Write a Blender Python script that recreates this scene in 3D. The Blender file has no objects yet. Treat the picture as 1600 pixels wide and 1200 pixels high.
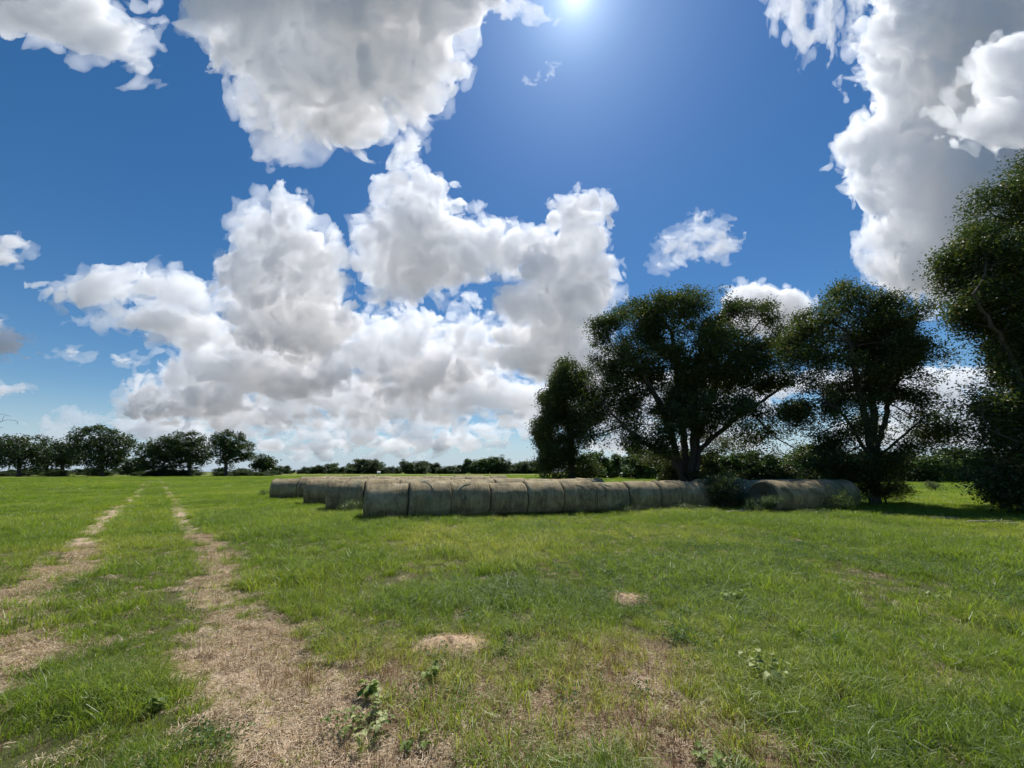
import bpy, bmesh, math, random, os
import numpy as np
from mathutils import Vector, Matrix

SC = bpy.context.scene
# ------------------------------------------------------------------ camera
PITCH = math.radians(12.85); H = 1.65; F = 600.0      # focal length in pixels of a 1600 px wide frame
_cd = bpy.data.cameras.new('camera'); cam = bpy.data.objects.new('camera', _cd); SC.collection.objects.link(cam)
cam.location = (0, 0, H); cam.rotation_euler = (math.pi / 2 + PITCH, 0, 0)
_cd.sensor_width = 36; _cd.lens = 36 * F / 1600; _cd.clip_start = .05; _cd.clip_end = 90000
SC.camera = cam
CP, SP = math.cos(PITCH), math.sin(PITCH)

def ray(px, py):
    x = (px - 800) / F; y = (600 - py) / F
    return Vector((x, CP - SP * y, SP + CP * y))       # unit depth along the lens axis

def gp(px, py):
    """point of the level ground seen at that place of the photograph"""
    r = ray(px, py); t = -H / r.z
    return Vector((r.x * t, r.y * t, 0))

# ------------------------------------------------------------------ sky and sun
sun_dir = ray(900, -15).normalized()
ELEV = math.asin(sun_dir.z); AZ = math.atan2(sun_dir.x, sun_dir.y)
world = bpy.data.worlds.new('World'); SC.world = world; world.use_nodes = True
_nt = world.node_tree; _bg = _nt.nodes['Background']
_sky = _nt.nodes.new('ShaderNodeTexSky'); _sky.sky_type = 'NISHITA'; _sky.sun_disc = False
_sky.sun_elevation = ELEV; _sky.sun_rotation = AZ
_sky.air_density = 1.0; _sky.dust_density = 0.12; _sky.ozone_density = 2.5; _sky.altitude = 100
_hs = _nt.nodes.new('ShaderNodeHueSaturation'); _hs.inputs['Saturation'].default_value = 1.3; _hs.inputs['Value'].default_value = 0.9
_nt.links.new(_sky.outputs[0], _hs.inputs['Color']); 
_tc = _nt.nodes.new('ShaderNodeTexCoord'); _sx = _nt.nodes.new('ShaderNodeSeparateXYZ'); _nt.links.new(_tc.outputs['Generated'], _sx.inputs[0])
_mr = _nt.nodes.new('ShaderNodeMapRange'); _mr.interpolation_type = 'SMOOTHSTEP'
_mr.inputs[1].default_value = -.02; _mr.inputs[2].default_value = .16; _mr.inputs[3].default_value = .85; _mr.inputs[4].default_value = 0
_nt.links.new(_sx.outputs['Z'], _mr.inputs[0])
_mx = _nt.nodes.new('ShaderNodeMixRGB'); _nt.links.new(_mr.outputs[0], _mx.inputs[0]); _nt.links.new(_hs.outputs[0], _mx.inputs[1])
_mx.inputs[2].default_value = (4.3, 5.7, 7.4, 1)      # pale moist air over the horizon
# the bright aureole of moist air round the sun
_dp = _nt.nodes.new('ShaderNodeVectorMath'); _dp.operation = 'DOT_PRODUCT'; _nt.links.new(_tc.outputs['Generated'], _dp.inputs[0]); _dp.inputs[1].default_value = sun_dir
_prev = _mx.outputs[0]
for _e, _c in ((14, (.22, .5, 1.2)), (70, (1.0, 1.6, 2.2)), (420, (3.2, 3.8, 4.2)), (2500, (5, 5, 5))):
    _pw = _nt.nodes.new('ShaderNodeMath'); _pw.operation = 'POWER'; _pw.use_clamp = True; _nt.links.new(_dp.outputs['Value'], _pw.inputs[0]); _pw.inputs[1].default_value = _e
    _ad = _nt.nodes.new('ShaderNodeMixRGB'); _ad.blend_type = 'ADD'; _nt.links.new(_pw.outputs[0], _ad.inputs[0]); _nt.links.new(_prev, _ad.inputs[1]); _ad.inputs[2].default_value = (*_c, 1); _prev = _ad.outputs[0]
_nt.links.new(_prev, _bg.inputs[0])
_bg.inputs[1].default_value = 0.08
_sl = bpy.data.lights.new('sun', 'SUN'); _sl.energy = 4.2; _sl.angle = math.radians(.5); _sl.color = (1, .955, .88)
sun = bpy.data.objects.new('sun', _sl); SC.collection.objects.link(sun)
sun.rotation_euler = (-sun_dir).to_track_quat('-Z', 'Y').to_euler(); sun.location = (0, 0, 60)
SC.view_settings.view_transform = 'Standard'; SC.view_settings.look = 'None'
SC.view_settings.exposure = 0.35; SC.view_settings.gamma = 1; SC.view_settings.use_curve_mapping = False
SC.cycles.use_denoising = True; SC.cycles.use_adaptive_sampling = True; SC.cycles.adaptive_threshold = .025
SC.cycles.max_bounces = 26; SC.cycles.diffuse_bounces = 4; SC.cycles.glossy_bounces = 2; SC.cycles.transmission_bounces = 6
SC.cycles.volume_bounces = 16; SC.cycles.transparent_max_bounces = 32

# ------------------------------------------------------------------ helpers
def tag(o, label=None, cat=None, group=None, kind=None):
    if label: o['label'] = label
    if cat: o['category'] = cat
    if group: o['group'] = group
    if kind: o['kind'] = kind
    return o

def link(name, mesh, parent=None, mats=()):
    o = bpy.data.objects.new(name, mesh); SC.collection.objects.link(o)
    if parent is not None: o.parent = parent
    for m in mats:
        if m.name not in [x.name for x in mesh.materials if x]: mesh.materials.append(m)
    return o

def empty(name, loc=(0, 0, 0), rz=0.0):
    o = bpy.data.objects.new(name, None); SC.collection.objects.link(o)
    o.location = loc; o.rotation_euler = (0, 0, rz); o.empty_display_size = .2
    return o

def mesh_np(name, v, f, smooth=False, mat_idx=None):
    m = bpy.data.meshes.new(name)
    v = np.asarray(v, np.float32); f = np.asarray(f, np.int32); k = f.shape[1]
    m.vertices.add(len(v)); m.vertices.foreach_set('co', v.ravel())
    m.loops.add(f.size); m.loops.foreach_set('vertex_index', f.ravel())
    m.polygons.add(len(f)); m.polygons.foreach_set('loop_start', np.arange(0, f.size, k, dtype=np.int32))
    m.polygons.foreach_set('use_smooth', np.full(len(f), smooth))
    if mat_idx is not None: m.polygons.foreach_set('material_index', np.asarray(mat_idx, np.int32))
    m.update(calc_edges=True); return m

_rng = np.random.default_rng(11)
_P = _rng.random(64 ** 3).astype(np.float32)
def vnoise(p):
    p = np.asarray(p, np.float32)
    i = np.floor(p).astype(np.int32); f = p - i; f = f * f * (3 - 2 * f)
    i &= 63; j = (i + 1) & 63
    x0 = i[:, 0] * 4096; x1 = j[:, 0] * 4096; y0 = i[:, 1] * 64; y1 = j[:, 1] * 64; z0 = i[:, 2]; z1 = j[:, 2]
    fx, fy, fz = f[:, 0], f[:, 1], f[:, 2]
    a = _P[x0 + y0 + z0]; a += (_P[x1 + y0 + z0] - a) * fx
    b = _P[x0 + y1 + z0]; b += (_P[x1 + y1 + z0] - b) * fx
    c = _P[x0 + y0 + z1]; c += (_P[x1 + y0 + z1] - c) * fx
    d = _P[x0 + y1 + z1]; d += (_P[x1 + y1 + z1] - d) * fx
    a += (b - a) * fy; c += (d - c) * fy
    return a + (c - a) * fz
def fbm(p, oct=4, gain=.5):
    p = np.asarray(p, np.float32); s = 0; a = 1.0; t = 0
    for k in range(oct):
        s = s + a * vnoise(p * (2.03 ** k) + 17.3 * k); t += a; a *= gain
    return s / t
# ------------------------------------------------------------------ clouds: closed bodies of vapour far up in the sky, lit by the sun
def surface_net(f, org, h):
    """quads round the region f<0 of a grid (one vertex per mixed cell)"""
    s = f < 0
    c = [s[i:s.shape[0]-1+i, j:s.shape[1]-1+j, k:s.shape[2]-1+k] for i in (0, 1) for j in (0, 1) for k in (0, 1)]
    n = sum(x.astype(np.int8) for x in c); mix = (n > 0) & (n < 8)
    idx = np.full(mix.shape, -1, np.int32); I = np.argwhere(mix); idx[mix] = np.arange(len(I))
    acc = np.zeros((len(I), 3), np.float32); cnt = np.zeros(len(I), np.float32)
    i, j, k = I.T
    corners = [(a, b, d) for a in (0, 1) for b in (0, 1) for d in (0, 1)]
    for a in corners:
        for ax in range(3):
            if a[ax]: continue
            b = list(a); b[ax] = 1
            fa = f[i+a[0], j+a[1], k+a[2]]; fb = f[i+b[0], j+b[1], k+b[2]]
            m = (fa < 0) != (fb < 0); t = np.where(m, fa / np.where(m, fa - fb, 1), 0)
            p = np.tile(np.array(a, np.float32), (len(I), 1)); p[:, ax] += t
            acc[m] += p[m]; cnt[m] += 1
    V = (I + acc / cnt[:, None]) * h + org
    Q = []
    for ax in range(3):
        u, v = (ax + 1) % 3, (ax + 2) % 3
        s0 = np.take(s, range(s.shape[ax]-1), ax); s1 = np.take(s, range(1, s.shape[ax]), ax)
        E = np.argwhere(s0 != s1)
        E = E[(E[:, u] > 0) & (E[:, v] > 0) & (E[:, u] < f.shape[u]-1) & (E[:, v] < f.shape[v]-1)]
        ins = s[E[:, 0], E[:, 1], E[:, 2]]
        def at(du, dv):
            q = E.copy(); q[:, u] += du; q[:, v] += dv; return idx[q[:, 0], q[:, 1], q[:, 2]]
        q = np.stack([at(-1, -1), at(0, -1), at(0, 0), at(-1, 0)], 1)
        q[~ins] = q[~ins][:, ::-1]
        Q.append(q)
    return V, np.concatenate(Q)

def drop_crumbs(V, Q, small):
    """leave out scraps of fewer than so many vertices"""
    n = len(V); lab = np.arange(n); a = np.concatenate([Q[:, 0], Q[:, 1], Q[:, 2]]); b = np.concatenate([Q[:, 1], Q[:, 2], Q[:, 3]])
    for _ in range(200):
        m = np.minimum(lab[a], lab[b]); new = lab.copy(); np.minimum.at(new, a, m); np.minimum.at(new, b, m); np.minimum.at(new, lab[a], m); np.minimum.at(new, lab[b], m)
        new = new[new]
        if (new == lab).all(): break
        lab = new
    keepv = np.bincount(lab, minlength=n)[lab] >= small; idx = np.cumsum(keepv) - 1
    Q = Q[keepv[Q[:, 0]]]; return V[keepv], idx[Q]

def cloud_mesh(blobs, D, seed, h, amp, scale, rag=0.0, depth=1.0, base=None, stretch=(1, 1), kmerge=10.0, lo=1.0, puffs=0, grow=0.0, nseed=0.0, crumbs=300):
    """blobs: (px, py, rx, ry) as seen from the field; D metres away; the body is as deep as it is wide"""
    R = random.Random(seed); L = []
    for x, y, rx, ry in blobs:
        z = R.uniform(-.35, .35) * max(rx, ry) * depth; rz = .5 * (rx + ry) * depth
        L.append((x, y, z, rx, ry, rz))
        for q in range(puffs):                           # smaller heads budding from each big one
            a = R.uniform(-.35, math.pi + .35); b = R.uniform(-.8, .9); k = R.uniform(.26, .46)
            L.append((x + rx * .86 * math.cos(a) * math.cos(b), y - ry * .86 * math.sin(a) * math.cos(b), z - rz * .86 * math.sin(b), rx * k, ry * k, rz * k * 1.2))
    B = np.array(L, np.float32)
    mg = amp * 1.6 + 2 * h + 4 + grow
    lo_ = (B[:, :3] - B[:, 3:]).min(0) - mg; hi_ = (B[:, :3] + B[:, 3:]).max(0) + mg
    if base is not None: hi_[1] = min(hi_[1], base + mg)
    n = np.ceil((hi_ - lo_) / h).astype(int) + 1
    gx, gy, gz = [lo_[a] + np.arange(n[a], dtype=np.float32) * h for a in range(3)]
    acc = np.zeros(n, np.float32)
    for x, y, z, rx, ry, rz in B:
        q = np.sqrt(((gx - x) / rx)[:, None, None] ** 2 + ((gy - y) / ry)[None, :, None] ** 2 + ((gz - z) / rz)[None, None, :] ** 2)
        d = (q - 1) * min(rx, ry, rz)
        acc += np.exp(np.clip(-d / kmerge, -30, 30))
    f = -kmerge * np.log(acc + 1e-12) - grow
    m = np.abs(f) < amp * 1.3 + h
    I = np.argwhere(m); p = I * h + lo_
    sx, sy = stretch
    p = p / np.array((sx, sy, 1.0), np.float32) / scale + seed * 3.7 + nseed
    w = np.stack([vnoise(p * .9 + 5), vnoise(p * .9 + 31), vnoise(p * .9 + 57)], 1) - .5
    p = p + w * .9
    d = np.zeros(len(I), np.float32); a = 1.0; tot = 0; k = 1.0
    for o in range(6):
        nz = vnoise(p * k + 9.1 * o)
        bil = .62 - np.abs(2 * nz - 1) * 2                # round lumps with creases between
        soft = (nz * 2 - 1) * 1.35
        d += a * ((1 - rag) * bil + rag * soft); tot += a
        a *= (.6 if rag < .5 else .64) if not nseed else .5; k *= 2.07
    f[m] += np.clip(d / tot * amp * 2.0 * lo, -amp * 1.25, amp * 1.25)
    if base is not None:
        by = gy[None, :, None] - base + (vnoise(np.stack(np.meshgrid(gx, [0], gz, indexing='ij'), -1).reshape(-1, 3) / 40 + seed).reshape(n[0], 1, n[2]) - .5) * 22
        f = np.maximum(f, by)
    for ax in range(3):
        sl = [slice(None)] * 3
        for e in (0, -1):
            sl[ax] = e; f[tuple(sl)] = np.maximum(f[tuple(sl)], 1)
    V, Q = surface_net(f, lo_, h)
    V, Q = drop_crumbs(V, Q, crumbs)
    x = (V[:, 0] - 800) / F; y = (600 - V[:, 1]) / F; t = D * (1 + V[:, 2] / F)
    W = np.stack([x * t, (CP - SP * y) * t, (SP + CP * y) * t + H], 1)
    return W, Q

def vapour(dens, aniso=.3, col=(.95, .977, 1)):  # blue tint puts airlight and bluish shade into the scatter colour
    m = bpy.data.materials.new('cloud_vapour'); m.use_nodes = True; t = m.node_tree; t.nodes.clear()
    out = t.nodes.new('ShaderNodeOutputMaterial'); v = t.nodes.new('ShaderNodeVolumeScatter')
    v.inputs['Color'].default_value = (*col, 1); v.inputs['Density'].default_value = dens; v.inputs['Anisotropy'].default_value = aniso
    t.links.new(v.outputs[0], out.inputs['Volume']); return m

CLOUDS = [
 # label, D, mfp(px), h, amp, scale, rag, base, stretch, blobs
 ('ragged grey cloud reaching out of the top left corner of the sky', 3200, 22, 3.0, 16, 52, .65, None, (1.5, 1),
  [(-30, -20, 90, 45), (40, 10, 80, 40), (110, 25, 75, 45), (165, 60, 60, 42), (200, 88, 34, 22), (130, -25, 70, 40), (222, 108, 16, 9)], {}),
 ('huge grey cloud with torn white fringes, overhead left of the sun', 3000, 21, 3.0, 17, 64, .55, None, (1, 1),
  [(335, -10, 62, 60), (450, -40, 170, 110), (600, -50, 170, 100), (400, 75, 75, 60), (470, 110, 95, 70), (570, 90, 125, 85), (655, 70, 58, 62),
   (450, 185, 45, 48), (540, 185, 80, 40), (650, 165, 34, 52), (680, 10, 66, 40), (735, -15, 40, 28)], dict(depth=.5, kmerge=9)),
 ('tiny torn wisp under the glare beside the huge grey cloud', 3000, 60, 1.6, 7, 14, .9, None, (1, 1), [(825, 127, 10, 7), (866, 100, 7, 10), (843, 118, 5, 5)], {}),
 ('thin bright wisp between the huge grey cloud and the glare of the sun', 3000, 60, 2.0, 12, 22, .9, None, (1, 1), [(800, 8, 28, 14), (835, 22, 14, 9), (790, -15, 26, 16)], {}),
 ('thin streaky cloud high up left of the tall right cloud', 3300, 55, 2.4, 20, 34, .8, None, (.8, 1.6),
  [(1232, 2, 26, 22), (1280, 18, 38, 28), (1268, 58, 20, 24), (1325, -4, 34, 18), (1312, 52, 12, 16)], {}),
 ('tall towering cumulus cloud with bright lumpy left flank above the right trees', 7000, 18, 3.0, 25, 46, .12, None, (1, 1),
  [(1455, -8, 50, 46), (1405, 75, 46, 48), (1530, 30, 130, 130), (1425, 130, 70, 50), (1385, 118, 26, 30), (1480, 230, 110, 100), (1405, 215, 70, 42), (1360, 262, 48, 38),
   (1385, 300, 50, 45), (1460, 320, 90, 80), (1415, 370, 52, 50), (1415, 430, 56, 42), (1560, 330, 110, 150), (1480, 420, 90, 60)], {}),
 ('soft pale cloud drifting in front of the towering cumulus at right edge', 4200, 26, 3.2, 20, 50, .75, None, (1.3, 1),
  [(1620, 120, 90, 62), (1580, 165, 70, 45), (1525, 192, 46, 30), (1600, 210, 60, 35)], {}),
 ('small ragged cloud alone in the blue between the two cloud masses', 6000, 26, 1.8, 12, 22, .6, None, (1.1, 1),
  [(1102, 362, 38, 20), (1065, 383, 28, 14), (1040, 412, 20, 9), (1128, 382, 22, 13), (1085, 395, 26, 12)], {}),
 ('bright cauliflower cloud peeping over the big oak', 9000, 9, 1.8, 9, 20, .1, None, (1, 1),
  [(1162, 478, 28, 24), (1212, 474, 38, 26), (1242, 492, 18, 22), (1185, 505, 50, 28), (1225, 510, 40, 25)], {}),
 ('grey tower cloud with bright crown, left of the cloud mass', 6000, 15, 2.8, 22, 40, .15, None, (1, 1),
  [(440, 335, 32, 26), (425, 375, 55, 40), (455, 400, 58, 50), (400, 430, 62, 55), (468, 448, 52, 50), (492, 492, 46, 42), (420, 500, 75, 50), (480, 530, 70, 45), (385, 345, 12, 10)], {}),
 ('long cloud arm stretching left from the grey tower cloud', 6500, 16, 2.6, 16, 36, .4, None, (1.3, 1),
  [(110, 455, 40, 20), (175, 452, 60, 26), (245, 450, 60, 30), (295, 465, 50, 34), (250, 500, 80, 26), (310, 515, 55, 28)], {}),
 ('central cloud with a thin spire and a broad grey underside', 6200, 15, 2.8, 22, 38, .18, None, (1, 1),
  [(636, 258, 15, 22), (650, 305, 42, 34), (606, 320, 18, 24), (640, 360, 70, 50), (700, 375, 70, 45), (618, 400, 40, 36), (660, 420, 80, 45), (760, 400, 52, 36), (815, 385, 38, 34), (640, 455, 46, 26)], {}),
 ('leaning tower cloud with a small bright head, right of centre', 5600, 14, 2.6, 17, 38, .1, None, (1, 1),
  [(930, 325, 17, 20), (895, 350, 36, 28), (915, 385, 42, 42), (880, 425, 60, 46), (930, 445, 26, 34), (855, 480, 68, 50), (900, 500, 58, 60), (860, 555, 80, 50), (915, 590, 60, 50), (810, 540, 36, 30)], {}),
 ('heap of white clouds under the central spire cloud', 9000, 15, 2.4, 30, 32, .2, None, (1, 1),
  [(596, 520, 44, 28), (640, 515, 36, 22), (560, 550, 60, 38), (690, 532, 38, 28), (738, 518, 26, 26), (620, 560, 70, 36), (700, 570, 66, 36), (650, 600, 70, 28), (755, 560, 20, 30)], {}),
 ('dark flat cloud lying low under the grey tower cloud', 8000, 13, 2.4, 27, 32, .25, None, (1.3, 1),
  [(390, 555, 70, 30), (330, 585, 60, 34), (270, 600, 36, 26), (400, 590, 90, 34), (300, 635, 80, 24), (240, 640, 30, 16), (480, 590, 60, 30)], {}),
 ('low cloud shelf under the white cloud heap', 11000, 16, 2.4, 29, 28, .25, None, (1.3, 1),
  [(500, 620, 80, 26), (590, 635, 70, 30), (680, 630, 66, 28), (760, 620, 56, 28), (820, 630, 60, 24), (700, 600, 80, 24), (420, 650, 90, 18)], {}),
 ('small flat grey cloud cut off by the left edge, uppermost of its column', 5000, 14, 1.8, 10, 22, .5, None, (1.4, 1), [(0, 392, 30, 20), (30, 384, 20, 10), (-20, 400, 30, 20)], {}),
 ('rounded grey cloud at the left edge above the two flat puffs', 5500, 14, 1.8, 10, 22, .5, None, (1.4, 1), [(0, 530, 36, 20), (30, 540, 16, 9), (-15, 520, 30, 24)], {}),
 ('small flat puff of cloud, left of a pair', 7000, 12, 1.5, 6, 15, .4, None, (1.8, 1), [(98, 552, 16, 6), (116, 556, 18, 8), (132, 561, 10, 5)], {}),
 ('small flat puff of cloud, right of a pair', 7000, 12, 1.5, 6, 15, .4, None, (1.8, 1), [(186, 557, 10, 5), (202, 563, 16, 7), (214, 569, 10, 5)], {}),
 ('small flat cloud at the left edge above the dead branches', 9000, 14, 1.6, 7, 16, .4, None, (1.6, 1), [(5, 610, 24, 9), (28, 606, 14, 6), (-10, 612, 20, 10)], {}),
]
def _band(seed, x0, x1, y0, y1, n, rx, ry):
    R = random.Random(seed); return [(R.uniform(x0, x1), R.uniform(y0, y1), R.uniform(*rx), R.uniform(*ry)) for _ in range(n)]
CLOUDS += [
 ('faint cumulus haze bank low over the left oaks', 16000, 34, 2.4, 12, 24, .4, None, (1.4, 1), [(110, 645, 30, 16), (135, 655, 36, 16), (90, 668, 40, 14), (30, 690, 60, 14), (160, 685, 60, 14)], {}),
 ('distant cloud bank low over the horizon behind the left oaks', 19000, 11, 2.2, 12, 24, .3, None, (1.6, 1), _band(5, 200, 560, 655, 708, 24, (18, 50), (8, 15)), {}),
 ('distant cloud bank low over the horizon behind the hay bales', 18000, 11, 2.2, 12, 24, .3, None, (1.6, 1), _band(8, 540, 870, 640, 705, 26, (18, 50), (8, 17)), {}),
 ('distant cloud bank seen through the trunks of the big oak', 17000, 16, 2.6, 12, 26, .25, None, (1.4, 1), _band(9, 880, 1270, 600, 700, 24, (25, 60), (12, 24)), {}),
 ('distant white cloud seen between the two right trees', 15000, 22, 2.6, 12, 26, .25, None, (1.4, 1), _band(10, 1300, 1620, 585, 700, 20, (25, 60), (12, 24)), {}),
]
def build_clouds():
    for ci, (label, D, mfp, h, amp, scale, rag, base, st, blobs, kw0) in enumerate(CLOUDS):
        soft = rag >= .3; h = h * (.8 if soft else .72); amp = amp * (1.2 if soft else .74); scale = scale * (.85 if soft else .8)
        kw = dict(depth=.6, kmerge=5.0 if soft else 6.0, puffs=0 if soft else 13, crumbs=120 if soft else 400); kw.update(kw0)
        V, Q = cloud_mesh(blobs, D, ci * 3 + 5, h, amp, scale, rag=rag, base=base, stretch=st, grow=-5 if soft else -7.5, **kw)
        o = link('cloud', mesh_np('cloud', V, Q), None, [vapour(F / (D * mfp * (1.2 if soft else 1.2)))]); tag(o, label, 'cloud', kind='structure')
        if D < 12000:                                    # thin torn vapour round the dense body
            kw['crumbs'] = 500; small = len(blobs) < 5
            V, Q = cloud_mesh(blobs, D, ci * 3 + 5, h * 1.25, amp * (1.0 if soft else 1.1), scale * .75, rag=.8 if soft else .5, base=base, stretch=st, grow=(-2 if small else 0) if soft else -5, nseed=.35, **kw)
            if len(V): link('cloud_veil', mesh_np('cloud_veil', V, Q), o, [vapour(F / (D * (65 if soft else 50)))])
# ------------------------------------------------------------------ materials
def new_mat(name):
    m = bpy.data.materials.new(name); m.use_nodes = True; t = m.node_tree; t.nodes.clear()
    return m, t, t.nodes.new('ShaderNodeOutputMaterial')
def N(t, kind, **kw):
    n = t.nodes.new(kind)
    for k, v in kw.items():
        if k.startswith('i_'):
            key = k[2:]; key = int(key) if key.isdigit() else key.replace('_', ' ')
            n.inputs[key].default_value = v
        else: setattr(n, k, v)
    return n
def L(t, a, b): t.links.new(a, b)
def ramp(t, fac, stops, interp='LINEAR'):
    r = t.nodes.new('ShaderNodeValToRGB'); r.color_ramp.interpolation = interp
    e = r.color_ramp.elements
    while len(e) < len(stops): e.new(.5)
    for x, (p, c) in zip(e, stops): x.position = p; x.color = (*c, 1) if len(c) == 3 else c
    L(t, fac, r.inputs[0]); return r.outputs[0]
def noise(t, vec, scale, detail=4, rough=.55, dist=0.0):
    n = N(t, 'ShaderNodeTexNoise', i_Scale=scale, i_Detail=detail, i_Roughness=rough, i_Distortion=dist)
    if vec is not None: L(t, vec, n.inputs['Vector'])
    return n.outputs['Fac']
def math_(t, op, a, b=0.0, c=None):
    n = t.nodes.new('ShaderNodeMath'); n.operation = op
    for i, x in enumerate((a, b) if c is None else (a, b, c)):
        if isinstance(x, (int, float)): n.inputs[i].default_value = x
        else: L(t, x, n.inputs[i])
    return n.outputs[0]
def mix(t, f, a, b, mode='MIX'):
    n = t.nodes.new('ShaderNodeMixRGB'); n.blend_type = mode
    for i, x in enumerate((f, a, b)):
        if isinstance(x, (int, float)): n.inputs[i].default_value = x
        elif isinstance(x, tuple): n.inputs[i].default_value = (*x, 1)
        else: L(t, x, n.inputs[i])
    return n.outputs[0]

def leaf_material(name, stops, trans=.42, gloss=.10, rough=.38, inst=False, tcol=1.35):
    """thin leaf or blade: reflects, lets light through, shines a little"""
    m, t, out = new_mat(name)
    a = N(t, 'ShaderNodeAttribute', attribute_name='shade'); fac = a.outputs['Fac']
    if inst:
        b = N(t, 'ShaderNodeAttribute', attribute_name='tint', attribute_type='INSTANCER')
        fac = math_(t, 'ADD', math_(t, 'MULTIPLY', fac, .4), math_(t, 'MULTIPLY', b.outputs['Fac'], .6))
    col = ramp(t, fac, stops)
    d = N(t, 'ShaderNodeBsdfDiffuse'); L(t, col, d.inputs[0])
    tr = N(t, 'ShaderNodeBsdfTranslucent'); L(t, mix(t, 1.0, col, (tcol, tcol * 1.05, tcol * .55), 'MULTIPLY'), tr.inputs[0])
    s = N(t, 'ShaderNodeMixShader', i_0=trans); L(t, d.outputs[0], s.inputs[1]); L(t, tr.outputs[0], s.inputs[2])
    g = N(t, 'ShaderNodeBsdfGlossy', i_Roughness=rough); g.inputs[0].default_value = (.9, .92, .9, 1)
    s2 = N(t, 'ShaderNodeMixShader', i_0=gloss); L(t, s.outputs[0], s2.inputs[1]); L(t, g.outputs[0], s2.inputs[2])
    L(t, s2.outputs[0], out.inputs[0]); return m

M_GRASS = leaf_material('grass_blades', [(0, (.075, .115, .014)), (.45, (.15, .22, .022)), (.75, (.235, .28, .036)), (1, (.42, .37, .13))], .5, .035, .45, True, 1.7)
M_DRY = leaf_material('dry_stems', [(0, (.10, .045, .028)), (.5, (.22, .12, .07)), (1, (.44, .33, .20))], .3, .05, .5, True, 1.1)
M_STRAW = leaf_material('straw', [(0, (.27, .18, .105)), (.5, (.55, .42, .285)), (1, (.75, .63, .46))], .15, .02, .5, True, 1.0)
M_CLOVER = leaf_material('clover_leaves', [(0, (.035, .075, .014)), (.5, (.07, .14, .03)), (1, (.15, .22, .06))], .45, .02, .5, True, 1.6)
M_WEED = leaf_material('weed_leaves', [(0, (.11, .17, .03)), (.5, (.19, .27, .06)), (1, (.32, .38, .12))], .40, .02, .5)
M_OAK = leaf_material('oak_leaves', [(0, (.026, .046, .014)), (.6, (.056, .090, .024)), (.9, (.105, .125, .036)), (1, (.18, .13, .055))], .38, .045, .42)
M_OAK2 = leaf_material('far_leaves', [(0, (.026, .044, .018)), (.6, (.048, .080, .028)), (1, (.09, .12, .045))], .25, .04, .4)  # lightened to put distance haze into the leaf colour
M_OAK3 = leaf_material('field_edge_leaves', [(0, (.03, .06, .018)), (.6, (.06, .11, .030)), (1, (.12, .17, .05))], .3, .04, .4)
M_WEEDP = leaf_material('pale_weed_leaves', [(0, (.17, .22, .06)), (.5, (.28, .33, .12)), (1, (.46, .48, .24))], .35, .02, .5)
M_SHRUB = leaf_material('shrub_leaves', [(0, (.05, .09, .02)), (.6, (.10, .16, .035)), (1, (.2, .24, .08))], .4, .06, .4)

def bark_material(name, c0, c1):
    m, t, out = new_mat(name); tc = N(t, 'ShaderNodeTexCoord'); mp = N(t, 'ShaderNodeMapping'); mp.inputs['Scale'].default_value = (9, 9, 2)
    L(t, tc.outputs['Object'], mp.inputs[0]); n = noise(t, mp.outputs[0], 2.2, 6, .65)
    p = N(t, 'ShaderNodeBsdfPrincipled', i_Roughness=.9); L(t, ramp(t, n, [(.3, c0), (.7, c1)]), p.inputs['Base Color'])
    b = N(t, 'ShaderNodeBump', i_Strength=.6, i_Distance=.03); L(t, n, b.inputs['Height']); L(t, b.outputs[0], p.inputs['Normal'])
    L(t, p.outputs[0], out.inputs[0]); return m
M_BARK = bark_material('bark', (.035, .028, .022), (.11, .09, .07))
M_DEAD = bark_material('dead_wood', (.09, .075, .06), (.28, .25, .21))
M_LOG = bark_material('bleached_wood', (.20, .165, .12), (.40, .35, .27))

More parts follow.
